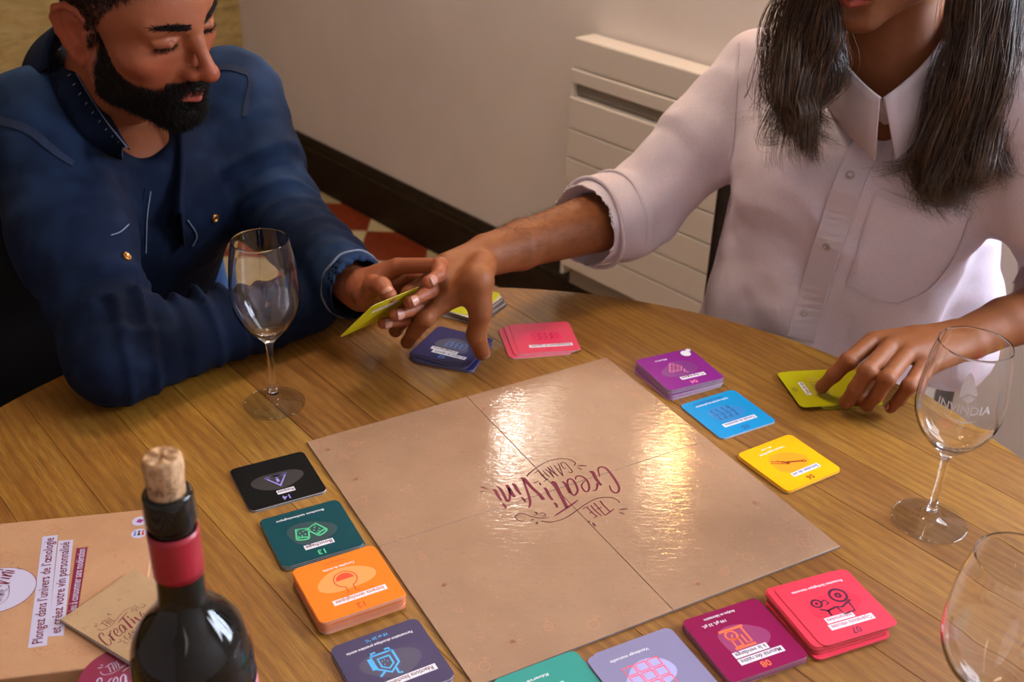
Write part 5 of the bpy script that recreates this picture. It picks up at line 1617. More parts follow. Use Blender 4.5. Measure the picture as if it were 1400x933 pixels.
# right hand, resting flat under the other forearm
axr = norm(wR-eR); sd = norm(np.cross(A(0, 0, 1), axr))
def flat_hand(w, ax, sd, z0, curl=0.0):
    fs_ = []
    for i, (l, o) in enumerate(((0.090, -0.030), (0.096, -0.010), (0.092, 0.010), (0.082, 0.028))):
        b = w+ax*l*0.95+sd*o; b[2] = z0+0.016
        p1 = b+ax*0.040+sd*o*0.15; p1[2] = z0+0.018
        p2 = p1+ax*0.022; p2[2] = z0+0.014
        p3 = p2+ax*0.018; p3[2] = z0+0.010
        fs_.append([b, p1, p2, p3])
    t = [w+ax*0.035-sd*0.030+A(0, 0, -.004), w+ax*0.065-sd*0.046+A(0, 0, -.006), w+ax*0.088-sd*0.050+A(0, 0, -.008), w+ax*0.105-sd*0.048+A(0, 0, -.010)]
    for q in t: q[2] = max(q[2], z0+0.012)
    return fs_, t
F1b, T1b = flat_hand(wR, axr, -sd, ZT)
hand1b = hand_ops(wR, eR, F1b, T1b, 0.026, 0.036, wdir=sd)
allops = body1+legs1+hand1+hand1b+neck_ops+hops
# one field, meshed finer where the skin shows; the pieces share the same surface
def mesh_regions(ops, regions):
    return join_vq([sdf_mesh(ops, lo, hi, h, s) for lo, hi, h, s in regions])
hb = [HT((x, y, z)) for x in (-10, 10) for y in (-12, 13) for z in (-13, 13)]
hlo, hhi = np.min(hb, axis=0), np.max(hb, axis=0)
hlo[2] = 1.0
Vh, Qh = sdf_mesh(allops, hlo-A(.02, .02, 0), hhi, 0.0019, 1)
f1 = np.array([q for f in F1+[T1] for q in f]+[wL])
Vd, Qd = sdf_mesh(hand1, f1.min(0)-0.03, f1.max(0)+0.03, 0.0014, 1)
f1b = np.array([q for f in F1b+[T1b] for q in f]+[wR])
Ve, Qe = sdf_mesh(hand1b, f1b.min(0)-0.03, f1b.max(0)+0.03, 0.0025, 1)
Vb, Qb = sdf_mesh(body1+legs1, A(-1.0, 0.85, 0.02), A(0.1, 1.95, 1.0), 0.008, 1)
ch, qh, lipm = head_tint(Vh, HO, HR, 1.0, SK1)
bm_ = beard_mask(qh)*(1-lipm)
m_ = (bm_*0.93)[:, None]; ch = ch*(1-m_)+np.array((0.016, 0.010, 0.008))*m_
# hair on the scalp, darker skin below it
xh, yh, zh = np.abs(qh[:, 0]), qh[:, 1], qh[:, 2]
hairline = np.interp(yh, [-9, -5, -2.5, -0.5, 0.6, 1.6, 3.2, 4.5, 6.5, 9], [-4, -3.4, -1.5, 1.2, -0.5, 0.8, 3.0, 4.8, 6.4, 6.8])
scalp = sstep(hairline-0.1, hairline+0.7, zh)*(xh < 7.9)
m_ = (scalp*0.85)[:, None]; ch = ch*(1-m_)+np.array((0.022, 0.013, 0.010))*m_
cd = hand_tint(Vd, F1, T1, SK1); ce = hand_tint(Ve, F1b, T1b, SK1); cb = np.tile(np.array(SK1), (len(Vb), 1))
V_, Q_ = join_vq([(Vh, Qh), (Vd, Qd), (Ve, Qe), (Vb, Qb)])
np_mesh('body', V_-manP, Q_, M_SKIN1, man, True, np.vstack([ch, cd, ce, cb]))
def rel(o, org):
    """meshes are built in world places; shift them under their person's base"""
    if o is None: return None
    me = o.data; n = len(me.vertices); a = np.empty(n*3, np.float32); me.vertices.foreach_get('co', a)
    a = a.reshape(-1, 3)-org.astype(np.float32); me.vertices.foreach_set('co', a.ravel()); me.update()
    return o
# beard, eyebrows, hair, lashes
Nh = vnormals(Vh, Qh)
X_, F_, U_ = HR
def grow(name, mask, n, length, rad, flow, seed, curl=0.25, seg=2, up=0.0, lift=0.55):
    pts, f = sample_faces(Vh, Qh, mask, n, seed)
    nn = Nh[Qh[f, 0]]
    q = (pts-HO)@HR.T/0.01
    fl = flow(q)@HR
    fl = fl-nn*(fl*nn).sum(1)[:, None]*0.8
    fl /= np.linalg.norm(fl, axis=1)[:, None]+1e-9
    d = nn*lift+fl*(1-lift*0.4)
    ln = length(q) if callable(length) else np.full(n, length)
    ln = ln*np.random.default_rng(seed+1).uniform(0.6, 1.15, n)
    return rel(strands(name, pts, d, ln, rad, M_HAIRK, man, curl, seg, seed), manP)
fdown = lambda q: np.c_[0.15*np.sign(q[:, 0]), 0.25+0*q[:, 0], -np.ones(len(q))]
grow('beard', bm_**1.5, 15000, lambda q: np.interp(q[:, 2], [-12, -8, -4, 1], [0.011, 0.009, 0.0055, 0.0035]), 0.00032, fdown, 3, 0.35, 3, lift=0.35)
xb = np.abs(qh[:, 0])
bz = 1.75+0.40*np.sin((xb-1.0)/3.8*PI*0.62)
brow = sstep(0.40, 0.15, np.abs(zh-bz)*np.interp(xb, [1, 2, 3.6, 5.2], [1.3, 0.95, 1.1, 2.6]))*sstep(0.7, 1.5, xb)*sstep(5.4, 4.0, xb)*(qh[:, 1] > 4.3)
grow('eyebrows', brow, 1500, 0.0065, 0.00026, lambda q: np.c_[np.sign(q[:, 0]), -0.5+0*q[:, 0], 0.25+0*q[:, 0]], 5, 0.15, lift=0.2)
lash = (np.abs(zh+0.42) < 0.14)*(xb > 2.0)*(xb < 4.5)*(qh[:, 1] > 6.6)
if lash.sum() > 10: grow('eyelashes', lash.astype(float), 240, 0.0065, 0.0002, lambda q: np.c_[0.4*np.sign(q[:, 0]), 0*q[:, 0], -0.4+0*q[:, 0]], 6, 0.2, lift=0.9)
grow('hair', scalp, 16000, lambda q: np.interp(q[:, 2], [-3, 2.5, 5, 8], [0.0025, 0.004, 0.012, 0.03]), 0.0003, lambda q: np.c_[0.2*np.sign(q[:, 0]), 0.6+0*q[:, 0], -0.6+q[:, 2]*0.06], 9, 0.3, 3, lift=0.35)
# nails of the hand with the card
camdir = lambda p: norm(CO-p)
for f in F1: rel(nail(man, f[3], f[2], norm(A(0.25, -0.8, 0.15)+0.7*camdir(f[3])), M_NAIL, 0.0079, 0.0115), manP)
rel(nail(man, T1[3], T1[2], A(-0.2, -0.3, 1.0), M_NAIL, 0.0088, 0.0125), manP)

# denim shirt
shirt1 = torso_ops(pel+A(0, 0, 0.02), chest, NB, sR, sL, BR, 0.000)
shirt1 += chain([sR, sR*0.5+eR*0.5, eR], [0.064, 0.060, 0.054], 0.045)
shirt1 += [('u', Cap(eR, wR+axr*0.005, 0.052, 0.041), 0.02)]
shirt1 += chain([sL, sL*0.5+eL*0.5, eL], [0.062, 0.058, 0.054], 0.04)
cuffL = wL+norm(eL-wL)*0.010
shirt1 += [('u', Cap(eL, cuffL+norm(eL-wL)*0.05, 0.054, 0.044), 0.02), ('u', Cap(cuffL+norm(eL-wL)*0.05, cuffL+norm(eL-wL)*0.006, 0.043, 0.041, F1[3][0]-F1[0][0], 1.12), 0.006)]
nk = norm(HT((0, -1, -6))-NB)
shirt1 += [('s', Cap(NB-nk*0.025+BF*0.012, NB+nk*0.12+BF*0.01, 0.058, 0.070), 0.006)]
vdn = norm(-BU3*1.0+BF*0.18)
Vtip = D(205, 252, 1.20)
Vtop = D(200, 200, 1.19)
shirt1 += [('s', Cap(NB+BF*0.060+nk*0.03, D(203, 240, 1.205), 0.036, 0.006), 0.006)]
# hollow the cuff so that the wrist stands free in it
shirt1 += [('s', Cap(cuffL+norm(wL-eL)*0.05, cuffL+norm(eL-wL)*0.022, 0.037, 0.034, F1[3][0]-F1[0][0], 1.15), 0.002)]
V1, Q1 = sdf_mesh(shirt1, A(-0.98, 0.92, 0.42), A(-0.05, 1.80, 1.14), 0.0042, 2)
# folds pressed into the cloth
def folds(V, Q, segs, base=0.0035, seed=1):
    Nn = vnormals(V, Q)
    dsp = base*vnoise(V, 16, seed)+base*0.5*vnoise(V, 38, seed+1)
    for a, b, rr_, f0, amp, tw, ctr, wid, side in segs:
        a, b = np.asarray(a, float), np.asarray(b, float)
        t, dist, q = seg_param(V, a, b)
        ax_ = norm(b-a); sdv = norm(side-ax_*(np.asarray(side)@ax_))
        ang = np.arctan2(q@np.cross(ax_, sdv), q@sdv)
        ln = np.linalg.norm(b-a)
        msk = np.exp(-((t-ctr)/wid)**2)*(dist < rr_)*sstep(-0.25, 0.0, t)*sstep(1.3, 1.0, t)
        aw = 0.5+0.5*np.cos(ang)
        ph = f0*t*ln*2*PI+tw*np.sin(ang+0.4)+1.6*vnoise(V, 14, seed+7)
        ph = ph+2.2*vnoise(V, 7, seed+9)
        w = np.sin(ph)+0.35*np.sin(1.7*ph+1.0+2*vnoise(V, 9, seed+3))
        w = np.where(w > 0, w**1.5*0.9, w*0.7)
        dsp = dsp+amp*w*msk*(0.25+0.75*aw)*np.clip(0.55+0.9*vnoise(V, 11, seed+13), 0.1, 1.3)
    V = V+Nn*dsp[:, None]
    return relax(V, Q, 0.35)
cam_side = A(0.3, -1, 0.8)
V1 = folds(V1, Q1, [
    (sR, eR, 0.09, 22, 0.0055, 2.2, 0.9, 0.45, A(1, 0.3, 0.3)),
    (eR, wR, 0.075, 36, 0.0105, 1.5, 0.30, 0.50, A(-0.2, -0.2, 1.0)),
    (sL, eL, 0.09, 20, 0.0065, 2.5, 0.75, 0.5, A(1, 0.2, 0.2)),
    (eL, wL, 0.08, 30, 0.0080, 2.0, 0.35, 0.55, A(0.5, 0.2, 1.0)),
    (NB, sR, 0.10, 22, 0.0020, 2.0, 0.6, 0.5, A(0, 0, 1)),
    (pel, chest, 0.25, 14, 0.0030, 2.5, 0.5, 0.5, BF)], 0.0030, 11)
# faded denim with highlights painted in: shoulder tops, seams of the yoke, elbows
def gauss(V, c, r): return np.exp(-(((V-c)/r)**2).sum(1))
lit_fade = 1.3*0.55*gauss(V1, D(335, 118, 1.47), 0.055)+0.35*gauss(V1, D(60, 95, 1.25), 0.07)+0.30*gauss(V1, D(25, 215, 1.12), 0.05)+0.22*gauss(V1, D(120, 70, 1.3), 0.05)+0.25*gauss(V1, D(400, 240, 1.38), 0.05)+0.3*gauss(V1, D(440, 350, 1.2), 0.05)
lit_fade = np.clip(lit_fade*(0.75+0.5*vnoise(V1, 22, 5))+0.05*vnoise(V1, 60, 8), 0, 1)
shirtA = np_mesh('shirt', V1-manP, Q1, M_DENIM, man, True, np.c_[lit_fade, lit_fade, lit_fade])
bpy.context.view_layer.update()
class SurfNP:
    def __init__(s, V, Q):
        s.t = BVHTree.FromPolygons([Vector(v) for v in V], [tuple(int(i) for i in q) for q in Q])
    hit = Surf.hit
S1 = SurfNP(V1, Q1)
def collar(NBc, R, nk, m, parent, org, rb=0.062, stand=0.030, leaf=0.045, gap=28, tip=0.03, name='collar', drop=0.05, spread=0.012, mrim=None, squash=1.0, th=0.0016, vtip=None, pull=0.85, t0=None):
    X, Fv, U = R
    Xn = norm(X-nk*(X@nk)); Fn = norm(np.cross(nk, Xn)); 
    if Fn@Fv < 0: Fn = -Fn
    ths = np.radians(np.linspace(gap if t0 is None else t0, 360-gap, 61))
    rows = []
    for t in ths:
        fr = (1+math.cos(t))/2
        fe = max(0.0, 1-abs(math.degrees(t)-(gap if t < PI else 360-gap))/55.0)
        base = NBc-nk*drop*fr**1.5+Fn*0.012*fr
        if vtip is not None:
            dg = Xn*math.sin(ths[0] if t < PI else ths[-1])+Fn*math.cos(ths[0])
            e0 = NBc-nk*drop*((1+math.cos(ths[0]))/2)**1.5+Fn*0.012+dg*rb
            base = base+(np.asarray(vtip)-e0)*pull*max(0.0, 1-abs(math.degrees(t)-(gap if t < PI else 360-gap))/75.0)**2
        d = Xn*math.sin(t)*squash+Fn*math.cos(t)
        prof = [(rb-0.002, -0.010), (rb-0.001, stand*0.6), (rb+0.001, stand), (rb+0.0045, stand+0.0025), (rb+0.008, stand*0.75), (rb+0.012+spread*0.4, stand-leaf*0.55), (rb+0.014+spread+0.004*fe, stand-leaf-tip*fe**1.6)]
        rows.append([base+d*r_+nk*h_ for r_, h_ in prof])
    n, k = len(rows), len(rows[0])
    vs = [p-org for r_ in rows for p in r_]
    fs = [(i*k+j, i*k+j+1, (i+1)*k+j+1, (i+1)*k+j) for i in range(n-1) for j in range(k-1)]
    o = mesh_from(name, vs, fs, m, parent, True)
    md = o.modifiers.new('thick', 'SOLIDIFY'); md.thickness = th; md.offset = 0
    if mrim is not None:
        for j, off in ((k-1, 0.0), (k-1, 0.0)):
            pth = [np.array(rows[i][k-1])*0.93+np.array(rows[i][k-2])*0.07-org for i in range(n)]
            pth = [rows[0][3]-org]*0+pth
            vs2, fs2 = tube(pth, 0.0009, 5)
            mesh_from('collar_stitching', vs2, fs2, mrim, o, True)
            break
    return o
collar(NB+nk*0.080+BR[0]*0.012-BR[1]*0.0, BR, nk, M_DENIM, man, manP, 0.074, 0.034, 0.062, 24, 0.012, mrim=M_STITCH, drop=0.100, vtip=D(203, 232, 1.195), pull=0.6, t0=118)
SK = SurfNP(Vh, Qh)
def near_leaf():
    fold = [(86, 46, 1.40), (90, 62, 1.385), (99, 88, 1.35), (114, 118, 1.31), (134, 150, 1.265), (156, 180, 1.225), (175, 203, 1.20)]
    edge = [(66, 66, 1.38), (62, 92, 1.35), (70, 124, 1.31), (90, 160, 1.26), (116, 192, 1.22), (140, 213, 1.19), (164, 221, 1.185)]
    F_ = catmull([A(*p) for p in fold], 5); E_ = catmull([A(*p) for p in edge], 5)
    rows = []
    for (fx, fy, yy), (ex, ey, ye) in zip(F_, E_):
        r_ = []
        hs = S1.hit(fx, fy); hk = SK.hit(fx, fy)
        y0 = yy
        if hs is not None: y0 = min(y0, hs[0][1]-0.008)
        if hk is not None and fy > 88: y0 = min(y0, hk[0][1]-0.003)
        top = D(fx, fy, y0)
        he = S1.hit(ex, ey)
        bot = D(ex, ey, ye) if he is None else he[0]+he[1]*0.005
        kk = min(1.0, (178-fx)/40.0); r_.append(top+A(0.010, 0.022, -0.030)*kk); r_.append(top+A(0.006, 0.012, -0.008)*kk); r_.append(top)
        for t in (0.12, 0.4, 0.7, 1.0):
            p = top*(1-t)+bot*t+A(-0.1, -0.5, 0.85)*0.010*math.sin(PI*min(1, t*1.0))**0.8*(1-0.3*t)
            r_.append(p)
        rows.append(r_)
    n, k = len(rows), len(rows[0])
    rows = np.array(rows)
    for _ in range(2): rows[1:-1] = (rows[:-2]+2*rows[1:-1]+rows[2:])/4
    vs = [p-manP for r_ in rows for p in r_]
    fs = [(i*k+j, i*k+j+1, (i+1)*k+j+1, (i+1)*k+j) for i in range(n-1) for j in range(k-1)]
    o = mesh_from('collar_leaf', vs, fs, M_DENIM, man, True)
    md = o.modifiers.new('thick', 'SOLIDIFY'); md.thickness = 0.0018; md.offset = 0
    rim = [rows[i][2]+A(0, -0.0010, 0.0010)-manP for i in range(n)]+[rows[-1][j]+A(0, -0.001, 0.001)-manP for j in (3, 4, 5, 6)]
    mesh_from('collar_stitching', *tube(rim, 0.0009, 5), M_STITCH, o, True)
    st_ = MB()
    for i in range(2, n-2):
        p = rows[i][3]*0.75+rows[i][4]*0.25; q = rows[i][3]*0.35+rows[i][4]*0.65
        if i % 2 == 0:
            vv, ff = tube([p-manP+A(0, -.0015, .001), q-manP+A(0, -.0015, .001)], 0.0007, 4); st_.add(vv, ff)
    so = st_.build('seam_stitches', M_STITCH, o); so['kind'] = 'stuff'
near_leaf()
for pix, w, nm, mt in (
    ([(213, 262), (207, 300), (206, 345), (208, 385)], 0.030, 'placket', M_DENIM),
    ([(0, 165), (40, 178), (75, 208), (100, 225)], 0.010, 'yoke_seam', M_DENIM_D),
    ([(262, 108), (285, 96), (312, 92), (338, 100)], 0.010, 'yoke_seam', M_DENIM_D),
    ([(335, 92), (342, 112), (338, 135), (334, 160)], 0.007, 'sleeve_seam', M_DENIM_D)):
    r_ = rel(ribbon_on(S1, pix, w, mt, man, nm), manP)
for pix in ([(205, 262), (199, 300), (198, 345)], [(255, 300), (268, 320), (262, 335)], [(150, 322), (162, 318), (174, 308)]):
    rel(ribbon_on(S1, pix, 0.0014, M_STITCH, man, 'stitching', 0.0026, 0.0006), manP)
for px, py in ((293, 298), (172, 352)): rel(button_on(S1, px, py, M_BRASS, man, 0.0055), manP)
# cuff end, rolled rim with frayed pale edge
ax_c = norm(wL-eL); cc = cuffL-ax_c*0.008; w1_ = norm(F1[3][0]-F1[0][0]); w1_ = norm(w1_-ax_c*(w1_@ax_c)); w2_ = np.cross(ax_c, w1_)
ring = [cc+ax_c*(0.001+0.0012*math.sin(9*t))+w1_*math.cos(t)*0.0462+w2_*math.sin(t)*0.0405-manP for t in np.linspace(0, 2*PI, 60)]
mesh_from('cuff_edge', *tube(ring, 0.0018, 6), M_STITCH, man, True)
# jeans
jeans = [(o[0], Cap(o[1].a, o[1].b, o[1].ra+0.012, o[1].rb+0.012), o[2]) for o in legs1]+[('u', Ell(pel-A(0, 0, 0.05), (0.175, 0.14, 0.12), np.array([BX, norm(np.cross(A(0, 0, 1), BX)), A(0, 0, 1)])), 0.05)]
jeans += [('u', Cap(D(268, 360, 1.60), D(262, 420, 1.62), 0.045, 0.075), 0.03)]
Vj, Qj = sdf_mesh(jeans, A(-1.0, 0.85, 0.04), A(0.1, 1.95, 0.90), 0.009, 2)
Vj = folds(Vj, Qj, [], 0.004, 21)
np_mesh('jeans', Vj-manP, Qj, M_JEANS, man, True)
def shoe(parent, ft, kd, m, org):
    ops = [('u', Cap(A(ft[0], ft[1], 0.05)-kd*0.03, A(ft[0], ft[1], 0.04)+kd*0.15, 0.042, 0.034, np.cross(kd, A(0, 0, 1)), 1.15), 0.01), ('u', Cap(ft, A(ft[0], ft[1], 0.05), 0.045, 0.042), 0.02)]
    V, Q = sdf_mesh(ops, ft-0.3, ft+0.3, 0.006, 1)
    V[:, 2] = np.maximum(V[:, 2], 0.001)
    np_mesh('shoe', V-org, Q, m, parent, True)
M_SHOE = new_mat('black_leather', (0.012, 0.011, 0.012), 0.42)
shoe(man, ftR, kd, M_SHOE, manP); shoe(man, ftL, kd, M_SHOE, manP)

# the yellow card in his hand
hue_mat('held', lin(196, 186, 14))
hc = bpy.data.objects.new('game_card', card_mesh(CARDMATS['held'], flat_mat('held_card_edge', (0.50, 0.46, 0.10), 0.5))); COL.objects.link(hc)
cu, cv = norm(cO-cA), norm(cC-cO)
ctr = (cA+cC)/2
tag(hc, 'yellow card seen nearly edge on, held up in the fingers of the bearded person', 'card', None)
hc.matrix_world = frame_mat(ctr, -cv, norm(np.cross(cN, -cv)))
put_poly('label_strip', [[(-.022, -.018), (.022, -.018), (.022, -.010), (-.022, -.010)]], M_WHITE, hc, CT+0.0001)
put_text('label_lettering', 'Type de vin', 0.006, M_PLUM, hc, 0, -0.014, CT+0.0002, width=0.038)

# ---------------------------------------------------------------- THE LONG-HAIRED PERSON IN WHITE
pe2P = A(0.42, 1.50, 0.0)
per = empty('person', tuple(pe2P))
tag(per, 'long-haired person in an open white shirt reaching across the table with a rolled-up sleeve', 'person')
SK2 = (0.235, 0.076, 0.020)
chin = D(1164, 36, 1.295)
R2 = frame3(-0.62, 0.26, 0.05)
HO2 = chin-0.01*(A(0, 7.6, -11.2)@R2)
hops2, HT2 = head_ops(HO2, R2, False)
NB2 = A(0.466, 1.392, 1.105)
B2 = frame3(-0.26, 0.16)
sR2 = D(1044, 102, 1.51); sL2 = D(1398, 135, 1.27)
eR2 = D(868, 288, 1.455); wR2 = D(664, 350, 1.265)
wL2 = G(1325, 462, 0.815); eL2 = D(1495, 392, 1.24)
pel2 = A(0.40, 1.42, 0.52); chest2 = A(0.455, 1.395, 0.93)
print('p2', sR2, sL2, eR2, wR2, wL2, eL2, HO2)
nk2 = norm(HT2((0, -1, -6))-NB2)
body2 = torso_ops(pel2, chest2, NB2, sR2, sL2, B2, -0.016, fat=0.92)
body2 += chain([sR2, eR2], [0.043, 0.038], 0.03)+chain([sL2, eL2], [0.043, 0.038], 0.03)
neck2 = [('u', Cap(HT2((0, -2.2, -5)), NB2-nk2*0.02, 0.055, 0.062), 0.02),
         ('u', Cap(HT2((4.4, -2.0, -5)), NB2+B2[1]*0.05-nk2*0.01, 0.013, 0.013), 0.02),
         ('u', Cap(HT2((-4.4, -2.0, -5)), NB2+B2[1]*0.05-nk2*0.01, 0.013, 0.013), 0.02),
         ('u', Cap(NB2+B2[1]*0.045-B2[0]*0.07, NB2+B2[1]*0.055, 0.014, 0.012), 0.03), ('u', Cap(NB2+B2[1]*0.045+B2[0]*0.07, NB2+B2[1]*0.055, 0.014, 0.012), 0.03),
         ('u', Cap(NB2+B2[1]*0.03, NB2+B2[1]*0.055-B2[2]*0.10, 0.045, 0.05), 0.04)]
F2 = [[G(611, 408, .845), G(582, 436, .828), G(566, 455, .800), G(557, 468, .776)],
      [G(602, 392, .855), G(566, 420, .835), G(548, 440, .805), G(541, 452, .780)],
      [G(600, 374, .862), G(560, 402, .842), G(543, 422, .812), G(536, 436, .786)],
      [G(606, 360, .866), G(574, 384, .845), G(560, 402, .815), G(552, 414, .790)]]
T2 = [G(652, 385, .868), G(657, 428, .832), G(651, 458, .802), G(659, 482, .7735)]
hand2 = hand_ops(wR2, eR2, F2, T2, 0.030, 0.046, wdir=A(0.15, 1.0, 0.5), scale=1.12)
hand2 += [('u', Cap(T2[0], F2[0][0], 0.013, 0.011), 0.015), ('u', Cap(T2[1]*0.6+T2[0]*0.4, F2[0][0]*0.8+wR2*0.2, 0.009, 0.010), 0.016)]
F3 = [[G(1193, 466, .815), G(1160, 494, .808), G(1140, 513, .788), G(1124, 529, .7665)],
      [G(1217, 474, .818), G(1186, 508, .814), G(1170, 532, .790), G(1157, 550, .7665)],
      [G(1240, 484, .816), G(1213, 518, .812), G(1199, 540, .788), G(1186, 554, .766)],
      [G(1262, 500, .806), G(1243, 528, .800), G(1230, 546, .780), G(1218, 557, .7635)]]
T3_ = [G(1262, 508, .792), G(1222, 534, .778), G(1198, 546, .768), G(1180, 556, .7620)]
T3_ = [G(1240, 478, .795), G(1205, 508, .782), G(1188, 530, .772), G(1172, 545, .766)]
hand3 = hand_ops(wL2, eL2, F3, T3_, 0.028, 0.040, wdir=F3[3][0]-F3[0][0], scale=1.08)
all2 = body2+neck2+hops2
h2b = [HT2((x, y, z)) for x in (-10, 10) for y in (-12, 13) for z in (-14, 13)]
lo2, hi2 = np.min(h2b, axis=0), np.max(h2b, axis=0); lo2[2] = 1.0; lo2[0] -= 0.03; hi2[0] += 0.03; lo2[1] -= 0.01
Vh2, Qh2 = sdf_mesh(all2, lo2, hi2, 0.0022, 1)
def hv(F, T, w, ops, h, e=None):
    a = np.array([q for f in F+[T] for q in f]+[w])
    lo, hi = a.min(0)-0.035, a.max(0)+0.035
    if e is not None: lo = np.minimum(lo, e-0.05); hi = np.maximum(hi, e+0.05)
    return sdf_mesh(ops, lo, hi, h, 1)
Vg, Qg = hv(F2, T2, wR2, hand2, 0.0018, eR2)
Vk, Qk = hv(F3, T3_, wL2, hand3, 0.0018, eL2)
legs2 = []
hR, hL = pel2+B2[0]*0.09+A(0, 0, -.05), pel2-B2[0]*0.09+A(0, 0, -.05)
kd2 = norm(A(B2[1][0], B2[1][1], 0))
kR, kL = hR+kd2*0.40+B2[0]*0.05, hL+kd2*0.40-B2[0]*0.05
fR, fL = kR+kd2*0.02, kL-kd2*0.05; fR[2] = fL[2] = 0.09
legs2 = chain([hR, kR], [0.075, 0.055], 0.03)+chain([kR, fR], [0.052, 0.035], 0.01)+chain([hL, kL], [0.075, 0.055], 0.03)+chain([kL, fL], [0.052, 0.035], 0.01)
Vb2, Qb2 = sdf_mesh(body2+legs2, A(0.0, 0.85, 0.02), A(1.0, 1.75, 1.03), 0.008, 1)
c2, q2h, lip2 = head_tint(Vh2, HO2, R2, 1.0, SK2)
stub = beard_mask(q2h)*(1-lip2)*0.35
c2 = c2*(1-stub[:, None])+np.array((0.10, 0.05, 0.03))*stub[:, None]
hollow = np.exp(-(((Vh2-(NB2+B2[1]*0.08-nk2*0.02))/0.016)**2).sum(1))*0.25  # shade of the throat hollow painted into the skin
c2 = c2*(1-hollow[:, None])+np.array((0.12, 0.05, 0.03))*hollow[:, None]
V_, Q_ = join_vq([(Vh2, Qh2), (Vg, Qg), (Vk, Qk), (Vb2, Qb2)])
np_mesh('body', V_-pe2P, Q_, M_SKIN2, per, True, np.vstack([c2, hand_tint(Vg, F2, T2, SK2), hand_tint(Vk, F3, T3_, SK2), np.tile(np.array(SK2), (len(Vb2), 1))]))
rel(nail(per, T2[3], T2[2], A(0.35, -0.5, 0.5), M_NAIL, 0.0095, 0.013), pe2P)
for f in F3: rel(nail(per, f[3], f[2], A(-0.5, -0.2, 0.8), M_NAIL, 0.0072, 0.0100), pe2P)
rel(nail(per, F2[0][3], F2[0][2], A(-0.6, -0.1, 0.6), M_NAIL, 0.0074, 0.0100), pe2P)
# forearm hair
Na = vnormals(Vg, Qg)
t_, d_, q_ = seg_param(Vg, wR2, eR2)
am = sstep(0.0, 0.15, t_)*(t_ < 0.75)*(Na[:, 2] > -0.2)
pts, f = sample_faces(Vg, Qg, am, 1500, 4)
nn = Na[Qg[f, 0]]; fl = norm(wR2-eR2)
rel(strands('arm_hair', pts, nn*0.35+fl, np.full(1500, 0.010)*np.random.default_rng(3).uniform(.5, 1.2, 1500), 0.00012, new_mat('arm_hair', (0.05, 0.022, 0.010), 0.5), per, 0.3, 2, 7), pe2P)

# white shirt
shirt2 = torso_ops(pel2+A(0.012, 0, 0.02), chest2+A(0.010, 0, 0), NB2, sR2, sL2, B2, 0.000, k=0.022, fat=1.0)
shirt2 += chain([sR2, sR2*0.5+eR2*0.5, eR2], [0.060, 0.059, 0.060], 0.022)
cf2 = eR2+(wR2-eR2)*0.30
shirt2 += [('u', Cap(eR2, cf2, 0.060, 0.056), 0.02), ('u', Cap(eR2+(wR2-eR2)*0.14, cf2, 0.064, 0.061), 0.006)]
shirt2 += chain([sL2, sL2*0.5+eL2*0.5, eL2], [0.062, 0.064, 0.062], 0.05)
cf3 = eL2+(wL2-eL2)*0.30
shirt2 += [('u', Cap(eL2, cf3, 0.060, 0.058), 0.02)]
shirt2 += [('u', Cap(D(1312, 330, 1.43), D(1300, 470, 1.43), 0.055, 0.075), 0.03)]
shirt2 += [('s', Cap(NB2-nk2*0.03+B2[1]*0.01, NB2+nk2*0.12, 0.056, 0.070), 0.006)]
vt = D(1209, 162, 1.262); print('vtip', vt)
shirt2 += [('s', Cap(NB2+B2[1]*0.070+nk2*0.03, vt+B2[1]*0.0, 0.046, 0.004), 0.006), ('s', Cap(NB2+B2[1]*0.10+nk2*0.02, vt+B2[1]*0.03, 0.048, 0.010), 0.004)]
for cfx, wx, ex, rr_ in ((cf2, wR2, eR2, 0.055), (cf3, wL2, eL2, 0.052)):
    u_ = norm(wx-ex); shirt2 += [('s', Cap(cfx+u_*0.09, cfx+u_*(rr_*0.6), rr_, rr_), 0.003)]
V2, Q2 = sdf_mesh(shirt2, A(0.02, 1.08, 0.42), A(0.82, 1.62, 1.20), 0.0042, 2)
V2 = folds(V2, Q2, [
    (sR2, eR2, 0.10, 15, 0.0080, 2.6, 0.75, 0.5, A(0, -1, 0.2)),
    (eR2, cf2, 0.09, 34, 0.0035, 2.0, 0.5, 0.6, A(0.3, -1, 0.3)),
    (NB2, sR2, 0.12, 14, 0.0022, 2.0, 0.9, 0.4, A(0, -1, 0.3)),
    (chest2+B2[0]*0.12, pel2+B2[0]*0.05, 0.18, 7, 0.0070, 3.0, 0.5, 0.6, B2[1]),
    (sL2, eL2, 0.10, 20, 0.0040, 2.4, 0.7, 0.5, A(0, -1, 0.2))], 0.0045, 31)
shirtB = np_mesh('shirt', V2-pe2P, Q2, M_SHIRT, per, True)
S2 = SurfNP(V2, Q2)
collar(NB2+nk2*0.034, B2, nk2, M_SHIRT2, per, pe2P, 0.070, 0.032, 0.054, 20, 0.016, drop=0.050, th=0.0022, vtip=vt+B2[1]*0.006, pull=0.95)
rel(ribbon_on(S2, [(1190, 190), (1165, 240), (1140, 310), (1118, 380), (1095, 462)], 0.036, M_SHIRT2, per, 'placket', 0.0022, 0.0016, 8), pe2P)
for px, py in ((1162, 240), (1131, 336), (1100, 427)): rel(button_on(S2, px, py, M_PEARL, per, 0.0055), pe2P)
